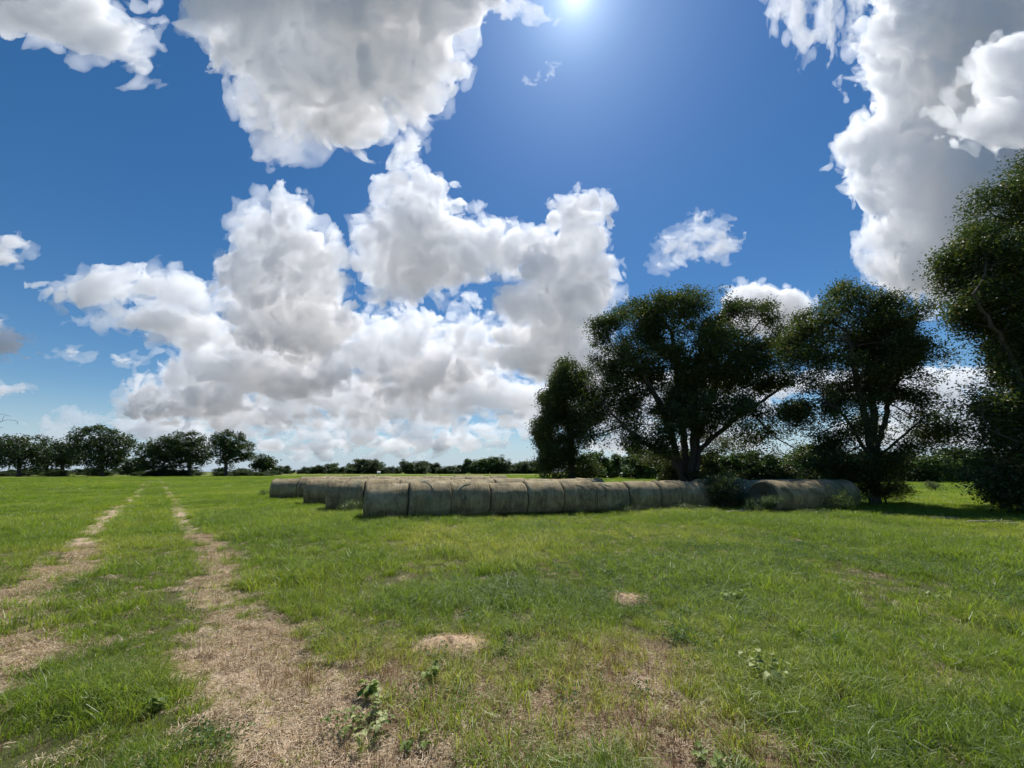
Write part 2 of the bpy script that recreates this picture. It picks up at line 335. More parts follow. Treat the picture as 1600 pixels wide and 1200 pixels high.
# ------------------------------------------------------------------ the lie of the land
def _ln(a, b):
    a = np.array(a[:2]); b = np.array(b[:2]); d = (b - a) / np.linalg.norm(b - a); return a, d
TL = _ln(gp(216, 768), gp(20, 965)); TR = _ln(gp(262, 768), gp(408, 985))
def _dist(p, ln):
    a, d = ln; q = p - a; return q[:, 0] * d[1] - q[:, 1] * d[0]
def _ell(p, px, py, rx, ry):
    c = gp(px, py); return np.exp(-(((p[:, 0] - c.x) / rx) ** 2 + ((p[:, 1] - c.y) / ry) ** 2) ** 1.3)
MOUNDS = [(708, 1012, .37, .20, .05), (978, 939, .22, .16, .055), (150, 905, .5, .3, .03)]
def p3(p, z=0.0): return np.stack([p[:, 0], p[:, 1], np.full(len(p), z)], 1)
def bare_field(p):
    r = np.hypot(p[:, 0], p[:, 1]); w = np.clip(.27 + 1.0 / np.maximum(r, 1), .27, .5)
    wob = (fbm(p3(p) * .35 + 3, 2) - .5) * .7
    b = np.exp(-((_dist(p, TL) + wob) / w) ** 2) * 1.0 + np.exp(-((_dist(p, TR) + wob * .7) / (w * .9)) ** 2) * 1.0
    b += _ell(p, 35, 1010, .75, .5) + .7 * _ell(p, 10, 938, .7, .2) + .65 * _ell(p, 400, 1000, .45, .55) + .5 * _ell(p, 310, 1060, .4, .35) + .6 * _ell(p, 400, 1100, .42, .30)
    b += .55 * _ell(p, 540, 1180, .4, .18) + .5 * _ell(p, 500, 1120, .3, .3) + .6 * _ell(p, 60, 1080, .5, .2) + .5 * _ell(p, 60, 890, 1.2, .5)
    b += .45 * _ell(p, 1060, 1170, .3, .15) + .35 * _ell(p, 905, 1150, .35, .2) + .3 * _ell(p, 1440, 1090, .25, .2)
    b += .35 * _ell(p, 1490, 812, 5, .8)
    n = fbm(p3(p) * 2.2, 4); n2 = fbm(p3(p) * 9 + 40, 3); n3 = fbm(p3(p) * .7 + 11, 3) * .5 + .5 * fbm(p3(p) * 4 + 80, 2)
    q = np.clip(9 / np.maximum(r, 1), .25, 1); b = b * np.clip(.95 - .25 * (1 - q) + 3.2 * (n - .50) * q, .3, 1.3) + (n2 - .5) * 1.1 * np.clip(b * 2, 0, 1)
    b = b * (1 - .38 * q * (n3 < .48)) - .05
    b -= .5 * _ell(p, 170, 1090, .55, .35) + .3 * _ell(p, 230, 960, .8, .35)
    for px, py, rx, ry, h in MOUNDS[:2]: b += 1.3 * _ell(p, px, py, rx * .95, ry * .95)
    return np.clip(b, 0, 1)
def dry_field(p):
    d = 1.25 * _ell(p, 840, 1115, 1.3, .9) + .7 * _ell(p, 980, 1030, .6, .5) + .7 * _ell(p, 560, 1060, .5, .7) + .5 * _ell(p, 1130, 1180, .5, .4) + .6 * _ell(p, 1450, 1070, .5, .25) + .5 * _ell(p, 1270, 985, .6, .25)
    d += .35 * _ell(p, 450, 1000, .9, .8)
    return np.clip(d * (.25 + 1.4 * fbm(p3(p) * 2.2 + 9, 3)) , 0, 1)
def lush_field(p):
    """0 poor and short .. 1 tall and rich"""
    l = fbm(p3(p) * .33 + 60, 3) * .8 + fbm(p3(p) * 1.3 + 90, 3) * .5 - .2
    l += .9 * _ell(p, 170, 1090, .55, .35) + .55 * _ell(p, 720, 935, 1.1, .5) + .25 * _ell(p, 1400, 1080, 1.4, 1.0) + .2 * _ell(p, 560, 900, 1.4, 1.2)
    return np.clip(l, 0, 1)
def hz(p):
    r = np.hypot(p[:, 0], p[:, 1])
    z = (fbm(p3(p) * .25, 3) - .5) * .10 + (fbm(p3(p) * 2.6 + 30, 4) - .5) * .055 * np.clip(30 / np.maximum(r, 1), 0, 1)
    for ln in (TL, TR): z = z - .035 * np.exp(-(_dist(p, ln) / .4) ** 2)
    for px, py, rx, ry, h in MOUNDS: z = z + h * _ell(p, px, py, rx, ry)
    far = np.clip((r - 40) / 60, 0, 1)
    return z * (1 - far)

def build_ground():
    ang = np.radians(np.concatenate([np.linspace(-75, 75, 1100), np.linspace(75, 285, 120)[1:-1]]))
    rad = np.concatenate([[.05], np.geomspace(.4, 60, 380), np.geomspace(60, 70000, 90)[1:]])
    A, Rr = np.meshgrid(ang, rad, indexing='ij'); x = (np.sin(A) * Rr).ravel(); y = (np.cos(A) * Rr).ravel()
    p = np.stack([x, y], 1); z = hz(p)
    na, nr = A.shape; i = np.arange(na)[:, None]; j = np.arange(nr - 1)[None, :]; i2 = (i + 1) % na
    f = np.stack([i * nr + j, i * nr + j + 1, i2 * nr + j + 1, i2 * nr + j], -1).reshape(-1, 4)[:, ::-1]
    m = mesh_np('ground', np.stack([x, y, z], 1), f, True)
    for nm, fn in (('bare', bare_field), ('dry', dry_field), ('lush', lush_field)):
        m.attributes.new(nm, 'FLOAT', 'POINT').data.foreach_set('value', fn(p).astype(np.float32))
    mt, t, out = new_mat('pasture'); tc = N(t, 'ShaderNodeNewGeometry').outputs['Position']
    at = {k: N(t, 'ShaderNodeAttribute', attribute_name=k).outputs['Fac'] for k in ('bare', 'dry', 'lush')}
    fine = noise(t, tc, 38, 6, .7); mid = noise(t, tc, 7, 5, .6); big = noise(t, tc, .35, 4, .55); huge = noise(t, tc, .03, 4, .6)
    vor = N(t, 'ShaderNodeTexVoronoi', i_Scale=60.0); L(t, tc, vor.inputs['Vector'])
    soil = ramp(t, mid, [(.3, (.30, .20, .125)), (.5, (.40, .29, .19)), (.7, (.48, .37, .25))])
    soil = mix(t, ramp(t, fine, [(.42, (0, 0, 0)), (.62, (.8, .8, .8))]), soil, (.56, .46, .32))
    soil = mix(t, ramp(t, noise(t, tc, 90, 4, .7), [(.52, (0, 0, 0)), (.62, (.7, .7, .7))]), soil, (.16, .11, .07))
    thatch = ramp(t, fine, [(.3, (.045, .05, .018)), (.55, (.10, .10, .04)), (.75, (.20, .17, .085))])
    drys = ramp(t, fine, [(.3, (.12, .07, .045)), (.5, (.25, .165, .11)), (.7, (.42, .31, .22))])
    farg = ramp(t, math_(t, 'ADD', math_(t, 'MULTIPLY', big, .5), math_(t, 'MULTIPLY', huge, .5)), [(.35, (.115, .15, .024)), (.5, (.155, .195, .03)), (.65, (.20, .225, .048))])
    ds = N(t, 'ShaderNodeVectorMath', operation='LENGTH'); L(t, tc, ds.inputs[0])
    fd = N(t, 'ShaderNodeMapRange', i_1=9.0, i_2=38.0); L(t, ds.outputs['Value'], fd.inputs[0])
    g = mix(t, fd.outputs[0], thatch, farg)
    fk = N(t, 'ShaderNodeMapRange', i_1=500.0, i_2=1500.0); L(t, ds.outputs['Value'], fk.inputs[0]); g = mix(t, fk.outputs[0], g, (.085, .088, .078))   # woods and mixed land beyond the field, greyed to cut green bounce onto clouds
    g = mix(t, math_(t, 'MULTIPLY', at['dry'], .9), g, drys)
    bm_ = math_(t, 'SMOOTH_MIN', 1.0, math_(t, 'MAXIMUM', 0.0, math_(t, 'MULTIPLY', math_(t, 'SUBTRACT', math_(t, 'ADD', at['bare'], math_(t, 'MULTIPLY', math_(t, 'SUBTRACT', mid, .5), .5)), .22), 2.6)), .05)
    col = mix(t, bm_, g, soil)
    p_ = N(t, 'ShaderNodeBsdfPrincipled', i_Roughness=.95); p_.inputs['Specular IOR Level'].default_value = .15; L(t, col, p_.inputs['Base Color'])
    b = N(t, 'ShaderNodeBump', i_Strength=.9, i_Distance=.02); L(t, math_(t, 'ADD', fine, math_(t, 'MULTIPLY', vor.outputs['Distance'], .5)), b.inputs['Height']); L(t, b.outputs[0], p_.inputs['Normal'])
    L(t, p_.outputs[0], out.inputs[0])
    tag(link('ground', m, None, [mt]), 'flat green pasture with bare sandy wheel tracks at left', kind='structure')

# ------------------------------------------------------------------ grass: tufts of real blades strewn over the pasture
RN = np.random.default_rng(5)
def blades(n, h0, h1, w, spread, lean, seg=3, droop=.5, rng=None):
    """n curved tapering blades -> verts, quads, shade per vertex"""
    r = rng or RN
    a = r.uniform(0, 2 * np.pi, n); rad = spread * np.sqrt(r.random(n)); base = np.stack([np.cos(a) * rad, np.sin(a) * rad, np.full(n, -.01)], 1)
    h = r.uniform(h0, h1, n); la = a + r.normal(0, .8, n); ln = np.abs(r.normal(lean, lean * .6, n))
    d = np.stack([np.cos(la), np.sin(la)], 1); wa = la + np.pi / 2 + r.normal(0, .5, n); wd = np.stack([np.cos(wa), np.sin(wa), np.zeros(n)], 1)
    ww = w * r.uniform(.6, 1.3, n); V = []; sh = r.random(n)
    for s in range(seg + 1):
        t = s / seg; th = ln * t + droop * t * t
        c = base.copy(); L_ = h * t
        c[:, :2] += d * (L_ * np.sin(th * .75))[:, None]; c[:, 2] += L_ * np.cos(th * .75)
        k = (1 - t) ** .7 * .5 + (.04 if s == seg else 0)
        V += [c - wd * (ww * k)[:, None], c + wd * (ww * k)[:, None]]
    V = np.stack(V, 1).reshape(-1, 3); nv = 2 * (seg + 1)
    f = np.array([[2 * s, 2 * s + 1, 2 * s + 3, 2 * s + 2] for s in range(seg)])
    Fc = (np.arange(n)[:, None, None] * nv + f[None]).reshape(-1, 4)
    return V, Fc, np.repeat(sh, nv)
def litter(n, spread, l0, l1, w):
    r = RN; a = r.uniform(0, 2 * np.pi, n); rad = spread * np.sqrt(r.random(n)); c = np.stack([np.cos(a) * rad, np.sin(a) * rad, r.uniform(.002, .02, n)], 1)
    b = r.uniform(0, 2 * np.pi, n); l = r.uniform(l0, l1, n) / 2; tl = r.normal(0, .28, n)
    u = np.stack([np.cos(b), np.sin(b), tl], 1) * l[:, None]; v = np.stack([-np.sin(b), np.cos(b), r.normal(0, .6, n)], 1) * w
    k = np.stack([np.zeros(n), np.zeros(n), r.uniform(-.004, .012, n)], 1)
    V = np.stack([c - u - v, c - u + v, c + v + k, c - v + k, c + u + v * .5, c + u - v * .5], 1).reshape(-1, 3)
    f = np.array([[0, 1, 2, 3], [3, 2, 4, 5]]); return V, (np.arange(n)[:, None, None] * 6 + f[None]).reshape(-1, 4), np.repeat(r.random(n), 6)
def leafies(n, spread, h0, h1, s0, s1):
    r = RN; a = r.uniform(0, 2 * np.pi, n); rad = spread * np.sqrt(r.random(n)); c = np.stack([np.cos(a) * rad, np.sin(a) * rad, r.uniform(h0, h1, n)], 1)
    return leaf_quads(c, r.uniform(s0, s1, n), .75, up=.9, rng=r)
def leaf_quads(c, size, asp, up=.3, rng=None, droop=0.0):
    """one folded diamond per leaf"""
    r = rng or RN; n = len(c)
    nrm = r.normal(0, 1, (n, 3)); nrm[:, 2] = np.abs(nrm[:, 2]) + up * 2; nrm /= np.linalg.norm(nrm, axis=1)[:, None]
    t = np.cross(nrm, r.normal(0, 1, (n, 3))); t /= np.linalg.norm(t, axis=1)[:, None] + 1e-9; b = np.cross(nrm, t)
    s = np.asarray(size).reshape(-1, 1) * .5
    V = np.stack([c - t * s, c - b * s * asp + nrm * s * .15, c + t * s - nrm * s * .1, c + b * s * asp + nrm * s * .15], 1).reshape(-1, 3)
    return V, np.arange(4 * n).reshape(-1, 4), np.repeat(r.random(n), 4)
def shaded_mesh(name, V, Fc, sh, mat):
    m = mesh_np(name, V, Fc); m.attributes.new('shade', 'FLOAT', 'POINT').data.foreach_set('value', sh.astype(np.float32)); m.materials.append(mat); return m
def join(*parts):
    V, Fc, S, o = [], [], [], 0
    for v, f, s in parts: V.append(v); Fc.append(f + o); S.append(s); o += len(v)
    return np.concatenate(V), np.concatenate(Fc), np.concatenate(S)

def strew(name, label, protos, p, scale, tint, idx=None, zoff=0.0, rot_tilt=.12):
    """one stuff object: real copies of the tufts standing on the ground"""
    n = len(p); col = bpy.data.collections.new(name + '_kinds')
    for i, m in enumerate(protos):
        o = bpy.data.objects.new('%s_kind_%02d' % (name, i), m); col.objects.link(o)
    z = hz(p) + zoff; V = np.stack([p[:, 0], p[:, 1], z], 1)
    me = bpy.data.meshes.new(name); me.vertices.add(n); me.vertices.foreach_set('co', V.astype(np.float32).ravel())
    r = RN; rot = np.stack([r.normal(0, rot_tilt, n), r.normal(0, rot_tilt, n), r.uniform(0, 6.283, n)], 1)
    scl = np.stack([scale, scale, scale * r.uniform(.8, 1.2, n)], 1)
    me.attributes.new('rot', 'FLOAT_VECTOR', 'POINT').data.foreach_set('vector', rot.astype(np.float32).ravel())
    me.attributes.new('scl', 'FLOAT_VECTOR', 'POINT').data.foreach_set('vector', scl.astype(np.float32).ravel())
    me.attributes.new('tint', 'FLOAT', 'POINT').data.foreach_set('value', np.clip(tint, 0, 1).astype(np.float32))
    me.attributes.new('pick', 'INT', 'POINT').data.foreach_set('value', (r.integers(0, len(protos), n) if idx is None else idx).astype(np.int32))
    o = link(name, me)
    ng = bpy.data.node_groups.new(name + '_strew', 'GeometryNodeTree')
    ng.interface.new_socket('Geometry', in_out='INPUT', socket_type='NodeSocketGeometry'); ng.interface.new_socket('Geometry', in_out='OUTPUT', socket_type='NodeSocketGeometry')
    gi = ng.nodes.new('NodeGroupInput'); go = ng.nodes.new('NodeGroupOutput'); ip = ng.nodes.new('GeometryNodeInstanceOnPoints')
    ci = ng.nodes.new('GeometryNodeCollectionInfo'); ci.inputs['Collection'].default_value = col; ci.inputs['Separate Children'].default_value = True; ci.inputs['Reset Children'].default_value = True
    def na(nm, ty):
        a = ng.nodes.new('GeometryNodeInputNamedAttribute'); a.data_type = ty; a.inputs['Name'].default_value = nm; return [s for s in a.outputs if s.name == 'Attribute' and s.enabled][0]
    e = ng.nodes.new('FunctionNodeEulerToRotation')
    ng.links.new(gi.outputs[0], ip.inputs['Points']); ng.links.new(ci.outputs[0], ip.inputs['Instance']); ip.inputs['Pick Instance'].default_value = True
    ng.links.new(na('pick', 'INT'), ip.inputs['Instance Index']); ng.links.new(na('rot', 'FLOAT_VECTOR'), e.inputs[0]); ng.links.new(e.outputs[0], ip.inputs['Rotation'])
    ng.links.new(na('scl', 'FLOAT_VECTOR'), ip.inputs['Scale']); ng.links.new(ip.outputs[0], go.inputs[0])
    md = o.modifiers.new('strew', 'NODES'); md.node_group = ng
    tag(o, label, None, kind='stuff'); return o

def wedge(n, r0, r1, half=62):
    a = np.radians(RN.uniform(-half, half, n)); r = np.sqrt(RN.uniform(r0 * r0, r1 * r1, n))
    return np.stack([np.sin(a) * r, np.cos(a) * r], 1)
def area(r0, r1, half=62): return math.radians(half) * (r1 * r1 - r0 * r0)
def keep(p, prob): return p[RN.random(len(p)) < prob]

def build_grass():
    sm = lambda nm, part, mt: shaded_mesh(nm, *part, mt)
    near = [sm('tuft', blades(38, .05, .15, .0045, .07, .5), M_GRASS) for _ in range(4)] + [sm('tuft', blades(44, .10, .22, .005, .08, .45, droop=.9), M_GRASS) for _ in range(3)]
    low = [sm('tuft', blades(34, .03, .09, .004, .07, .9), M_GRASS) for _ in range(3)]
    # thick near grass
    for tagn, r0, r1, dens, sc in (('near', 1.5, 6.5, 190, 1.0), ('middle', 6.5, 20, 62, 1.45)):
        p = wedge(int(area(r0, r1) * dens), r0, r1)
        b = bare_field(p); d = dry_field(p); l = lush_field(p)
        pr = (1 - np.clip(b * 1.6 - .15, 0, .80)) * (1 - .70 * d) * (.45 + .55 * np.clip(l * 1.6, 0, 1))
        k = RN.random(len(p)) < pr; p, b, d, l = p[k], b[k], d[k], l[k]
        tall = (RN.random(len(p)) < np.clip(l * 1.3 - .25, 0, .9) * (1 - b)); short = RN.random(len(p)) < (b * 1.2 + .12 + .3 * d)
        idx = np.where(tall & ~short, RN.integers(4, 7, len(p)), RN.integers(0, 4, len(p))); idx = np.where(short, RN.integers(7, 10, len(p)), idx)
        yel = fbm(p3(p) * .5 + 20, 3)
        tint = .50 + (yel - .5) * 1.3 + .35 * d + .12 * b + RN.normal(0, .10, len(p)) + .30 * _ell(p, 850, 845, 4.0, 3.2) - .12 * _ell(p, 1450, 900, 6, 3.5)
        strew('grass', ('short green grass growing over the near pasture' if tagn == 'near' else 'green grass in front of the hay bales'), near + low, p, sc * RN.uniform(.75, 1.2, len(p)) * (.72 + .62 * l), tint, idx)
    far1 = [sm('patch', blades(90, .07, .17, .012, .34, .5, seg=2), M_GRASS) for _ in range(4)]
    p = wedge(int(area(20, 52) * 8), 20, 52); b = bare_field(p); p = p[RN.random(len(p)) < 1 - np.clip(b * 1.6, 0, .96)]
    strew('grass', 'green grass of the pasture around the hay bales', far1, p, RN.uniform(.75, 1.2, len(p)), .52 + (fbm(p3(p) * .3 + 20, 3) - .5) * 1.2 + RN.normal(0, .07, len(p)))
    far2 = [sm('patch', blades(110, .08, .17, .035, .9, .5, seg=2), M_GRASS) for _ in range(3)]
    p = wedge(int(area(52, 170) * .75), 52, 170); b = bare_field(p); p = p[RN.random(len(p)) < 1 - np.clip(b * 1.6, 0, .96)]
    strew('grass', 'grass of the far pasture before the treeline', far2, p, RN.uniform(.8, 1.2, len(p)), .45 + (fbm(p3(p) * .08 + 20, 3) - .5) * 1.0 + RN.normal(0, .05, len(p)))
    # dry stems and straw
    dry = [sm('stems', blades(3, .2, .36, .0028, .03, .2, droop=.25), M_DRY)] + [sm('stems', blades(16, .08, .20, .003, .06, .22, droop=.2), M_DRY) for _ in range(4)] + [sm('stems', blades(24, .04, .10, .003, .07, .9), M_DRY) for _ in range(3)]
    p = wedge(int(area(1.5, 14) * 80), 1.5, 14); d = dry_field(p); b = bare_field(p); p = p[RN.random(len(p)) < np.clip(d * 1.1 + .10 + .18 * b - .3 * _ell(p, 708, 1014, .3, .2), 0, 1)]
    strew('dry_grass', 'dry reddish brown grass stems on the poor ground in the centre foreground', dry, p, RN.uniform(.7, 1.15, len(p)), RN.uniform(0, 1, len(p)))
    st = [sm('straw', litter(70, .09, .015, .06, .0016), M_STRAW) for _ in range(5)]
    p = wedge(int(area(1.5, 14) * 120), 1.5, 14); b = bare_field(p); d = dry_field(p); k = np.clip(b * 1.1 + .42 * d + .1, 0, 1)
    for px, py, rx, ry, h in MOUNDS[:2]: k = k * (1 - .93 * _ell(p, px, py, rx, ry))
    p = p[RN.random(len(p)) < k]
    strew('straw_litter', 'bleached straw and chopped stems littering the bare tracks', st, p, RN.uniform(.8, 1.3, len(p)), RN.uniform(0, 1, len(p)) * .6 + .4 * fbm(p3(p) * 1.5, 3), rot_tilt=.1)
    cl = [sm('clover', leafies(46, .09, .015, .07, .012, .024), M_CLOVER) for _ in range(4)]
    p = wedge(int(area(2, 22) * 60), 2, 22); b = bare_field(p)
    w = np.clip(1.1 * _ell(p, 1430, 880, 7, 3.2) + .5 * _ell(p, 1300, 960, 3, 1.5) + .08, 0, 1) * (fbm(p3(p) * 1.1 + 70, 3) > .47) * (1 - b)
    p = p[RN.random(len(p)) < w]
    strew('clover', 'low broad leaved clover among the grass on the right', cl, p, RN.uniform(.9, 1.6, len(p)), RN.uniform(0, 1, len(p)))
# ------------------------------------------------------------------ trees
def colonise(base, stems, A, step, infl, kill, rng, itmax=220):
    """grow a branch skeleton from the trunk towards the crown points; returns nodes and parents"""
    P = [np.array(base, float)]; par = [-1]
    for st in stems:                                     # hand laid main stems
        prev = 0
        for q in st:
            q = np.array(q, float); a = P[prev]; n = max(1, int(np.linalg.norm(q - a) / step))
            for k in range(1, n + 1):
                w = a + (q - a) * k / n + rng.normal(0, step * .10, 3) * (k < n); P.append(w); par.append(prev); prev = len(P) - 1
    P = np.array(P); par = list(par); A = A.copy(); best = np.full(len(A), 1e9); who = np.zeros(len(A), int); start = 0; alive = np.ones(len(A), bool)
    first = True
    for it in range(itmax):
        new = P[start:]
        if len(new) == 0: break
        for c0 in range(0, len(new), 400):
            d = np.linalg.norm(A[:, None] - new[None, c0:c0 + 400], axis=2); j = d.argmin(1); dm = d[np.arange(len(A)), j]
            u = dm < best; best[u] = dm[u]; who[u] = j[u] + start + c0
        alive &= best > kill
        act = alive & ((best < infl) | (it > itmax * .5))
        if not act.any():
            if not alive.any(): break
            infl *= 1.5; start = len(P); new = P[:0]
            act = alive & (best < infl)
            if not act.any(): continue
        start = len(P); ks = np.unique(who[act]); out = []
        D = (A[act] - P[who[act]]); D /= np.linalg.norm(D, axis=1)[:, None] + 1e-9
        S = np.zeros((len(P), 3)); np.add.at(S, who[act], D)
        for k in ks:
            v = S[k] + rng.normal(0, .25, 3); v /= np.linalg.norm(v) + 1e-9
            out.append(P[k] + v * step); par.append(int(k))
        P = np.concatenate([P, np.array(out)])
        if len(P) > 14000: break
    return P, np.array(par)

def limbs_mesh(P, par, r_tip, r_base, k=2.3, sides=6, min_r=0.0):
    n = len(P); w = np.zeros(n); kids = np.zeros(n, int)
    for i in range(n - 1, 0, -1):
        if kids[i] == 0: w[i] = 1
        w[par[i]] += w[i]; kids[par[i]] += 1
    r = r_tip * w ** (1 / k); r *= 1 if r_base is None else 1
    if r_base is not None:
        e = math.log(r_base / r_tip) / max(math.log(max(w[0], 2)), .1); r = r_tip * w ** e
    z0 = P[0, 2]; flare = 1 + .7 * np.exp(-np.clip(P[:, 2] - z0, 0, 9) / .35); r = r * np.where(w > w.max() * .25, flare, 1)
    E = np.array([i for i in range(1, n) if r[i] >= min_r]); a = P[par[E]]; b = P[E]; ra = np.minimum(r[par[E]], r[E] * 1.35); rb = r[E]
    d = b - a; d /= np.linalg.norm(d, axis=1)[:, None] + 1e-9; ref = np.where(np.abs(d[:, 2:3]) > .9, np.array([[1., 0, 0]]), np.array([[0, 0, 1.]]))
    u = np.cross(d, ref); u /= np.linalg.norm(u, axis=1)[:, None] + 1e-9; v = np.cross(d, u)
    th = np.arange(sides) / sides * 2 * np.pi; c = np.cos(th)[None, :, None]; s = np.sin(th)[None, :, None]
    ring = u[:, None] * c + v[:, None] * s
    A_ = (a - d * ra[:, None] * .3)[:, None] + ring * ra[:, None, None]; B_ = (b + d * rb[:, None] * .3)[:, None] + ring * rb[:, None, None]
    V = np.concatenate([A_, B_], 1).reshape(-1, 3); i = np.arange(sides); f = np.stack([i, (i + 1) % sides, (i + 1) % sides + sides, i + sides], 1)
    return V, (np.arange(len(E))[:, None, None] * 2 * sides + f[None]).reshape(-1, 4)

def crown_points(ells, n, rng, shell=.0, thin=.0, nscale=.5):
    """points inside a union of ellipsoids (cx,cy,cz,rx,ry,rz)"""
    E = np.array(ells, float); w = (E[:, 3] * E[:, 4] * E[:, 5]); w /= w.sum(); out = []
    while sum(map(len, out)) < n:
        k = rng.choice(len(E), n, p=w); q = rng.normal(0, 1, (n, 3)); q /= np.linalg.norm(q, axis=1)[:, None]
        q *= (rng.random(n) ** (1 / (3 + shell)))[:, None]; p = E[k, :3] + q * E[k, 3:]
        if thin:
            p = p + (np.stack([vnoise(p / nscale + s) for s in (3, 33, 63)], 1) - .5) * nscale * 1.1
            p = p[.6 * fbm(p / nscale, 2) + .4 * fbm(p / nscale * 2.7 + 9, 2) > thin]
        out.append(p)
    return np.concatenate(out)[:n]

def crown_leaves(P, n_each, spread, size, asp, rng, up=.25):
    c = np.repeat(P, n_each, 0); c = c + rng.normal(0, 1, c.shape) * spread * np.array([1, 1, .7])
    return leaf_quads(c, rng.uniform(.65, 1.25, len(c)) * size, asp, up=up, rng=rng)

def px_ell(px, py, rx, ry, Y, dz=0.0, rd=None):
    """ellipsoid at ground distance Y that covers this patch of the photograph"""
    r = ray(px, py); t = Y / r.y; k = t / F
    return (r.x * t, Y + dz, H + r.z * t, rx * k, (rd if rd is not None else .5 * (rx + ry) * k), ry * k)

def tree(name, label, cat, base, stems, ells, seed, n_att=1600, step=.4, leaves=30, spread=.35, size=.09, asp=.6, r_tip=.012, r_base=.3, mat=None, bark=None,
         thin=.42, nscale=1.6, group=None, sides=6, shell=.5, min_r=0.0, up=.25, origin=True):
    rng = np.random.default_rng(seed); A = crown_points(ells, n_att, rng, shell, thin, nscale)
    P, par = colonise(base, stems, A, step, step * 7, step * 1.3, rng)
    b = np.array(base, float); t = empty(name, tuple(b)); tag(t, label, cat, group)
    V, Fc = limbs_mesh(P, par, r_tip, r_base, sides=sides, min_r=min_r)
    link('trunk', mesh_np('trunk', V - b, Fc, True), t, [bark or M_BARK])
    if leaves:
        v, f, s = crown_leaves(A - b, leaves, spread, size, asp, rng, up); link('crown', shaded_mesh('crown', v, f, s, mat or M_OAK), t)
    return t
def clone(root, loc, rz=0.0, s=1.0, label=None, group=None, sx=1.0):
    r = root.copy(); SC.collection.objects.link(r); r.location = loc; r.rotation_euler = (0, 0, rz); r.scale = (s * sx, s * sx, s)
    if label: r['label'] = label
    if group: r['group'] = group
    for ch in list(root.children):
        c = ch.copy(); SC.collection.objects.link(c); c.parent = r
    return r

def at_px(px, py_top, Y):
    r = ray(px, py_top); t = Y / r.y; return (r.x * t, Y, H + r.z * t)

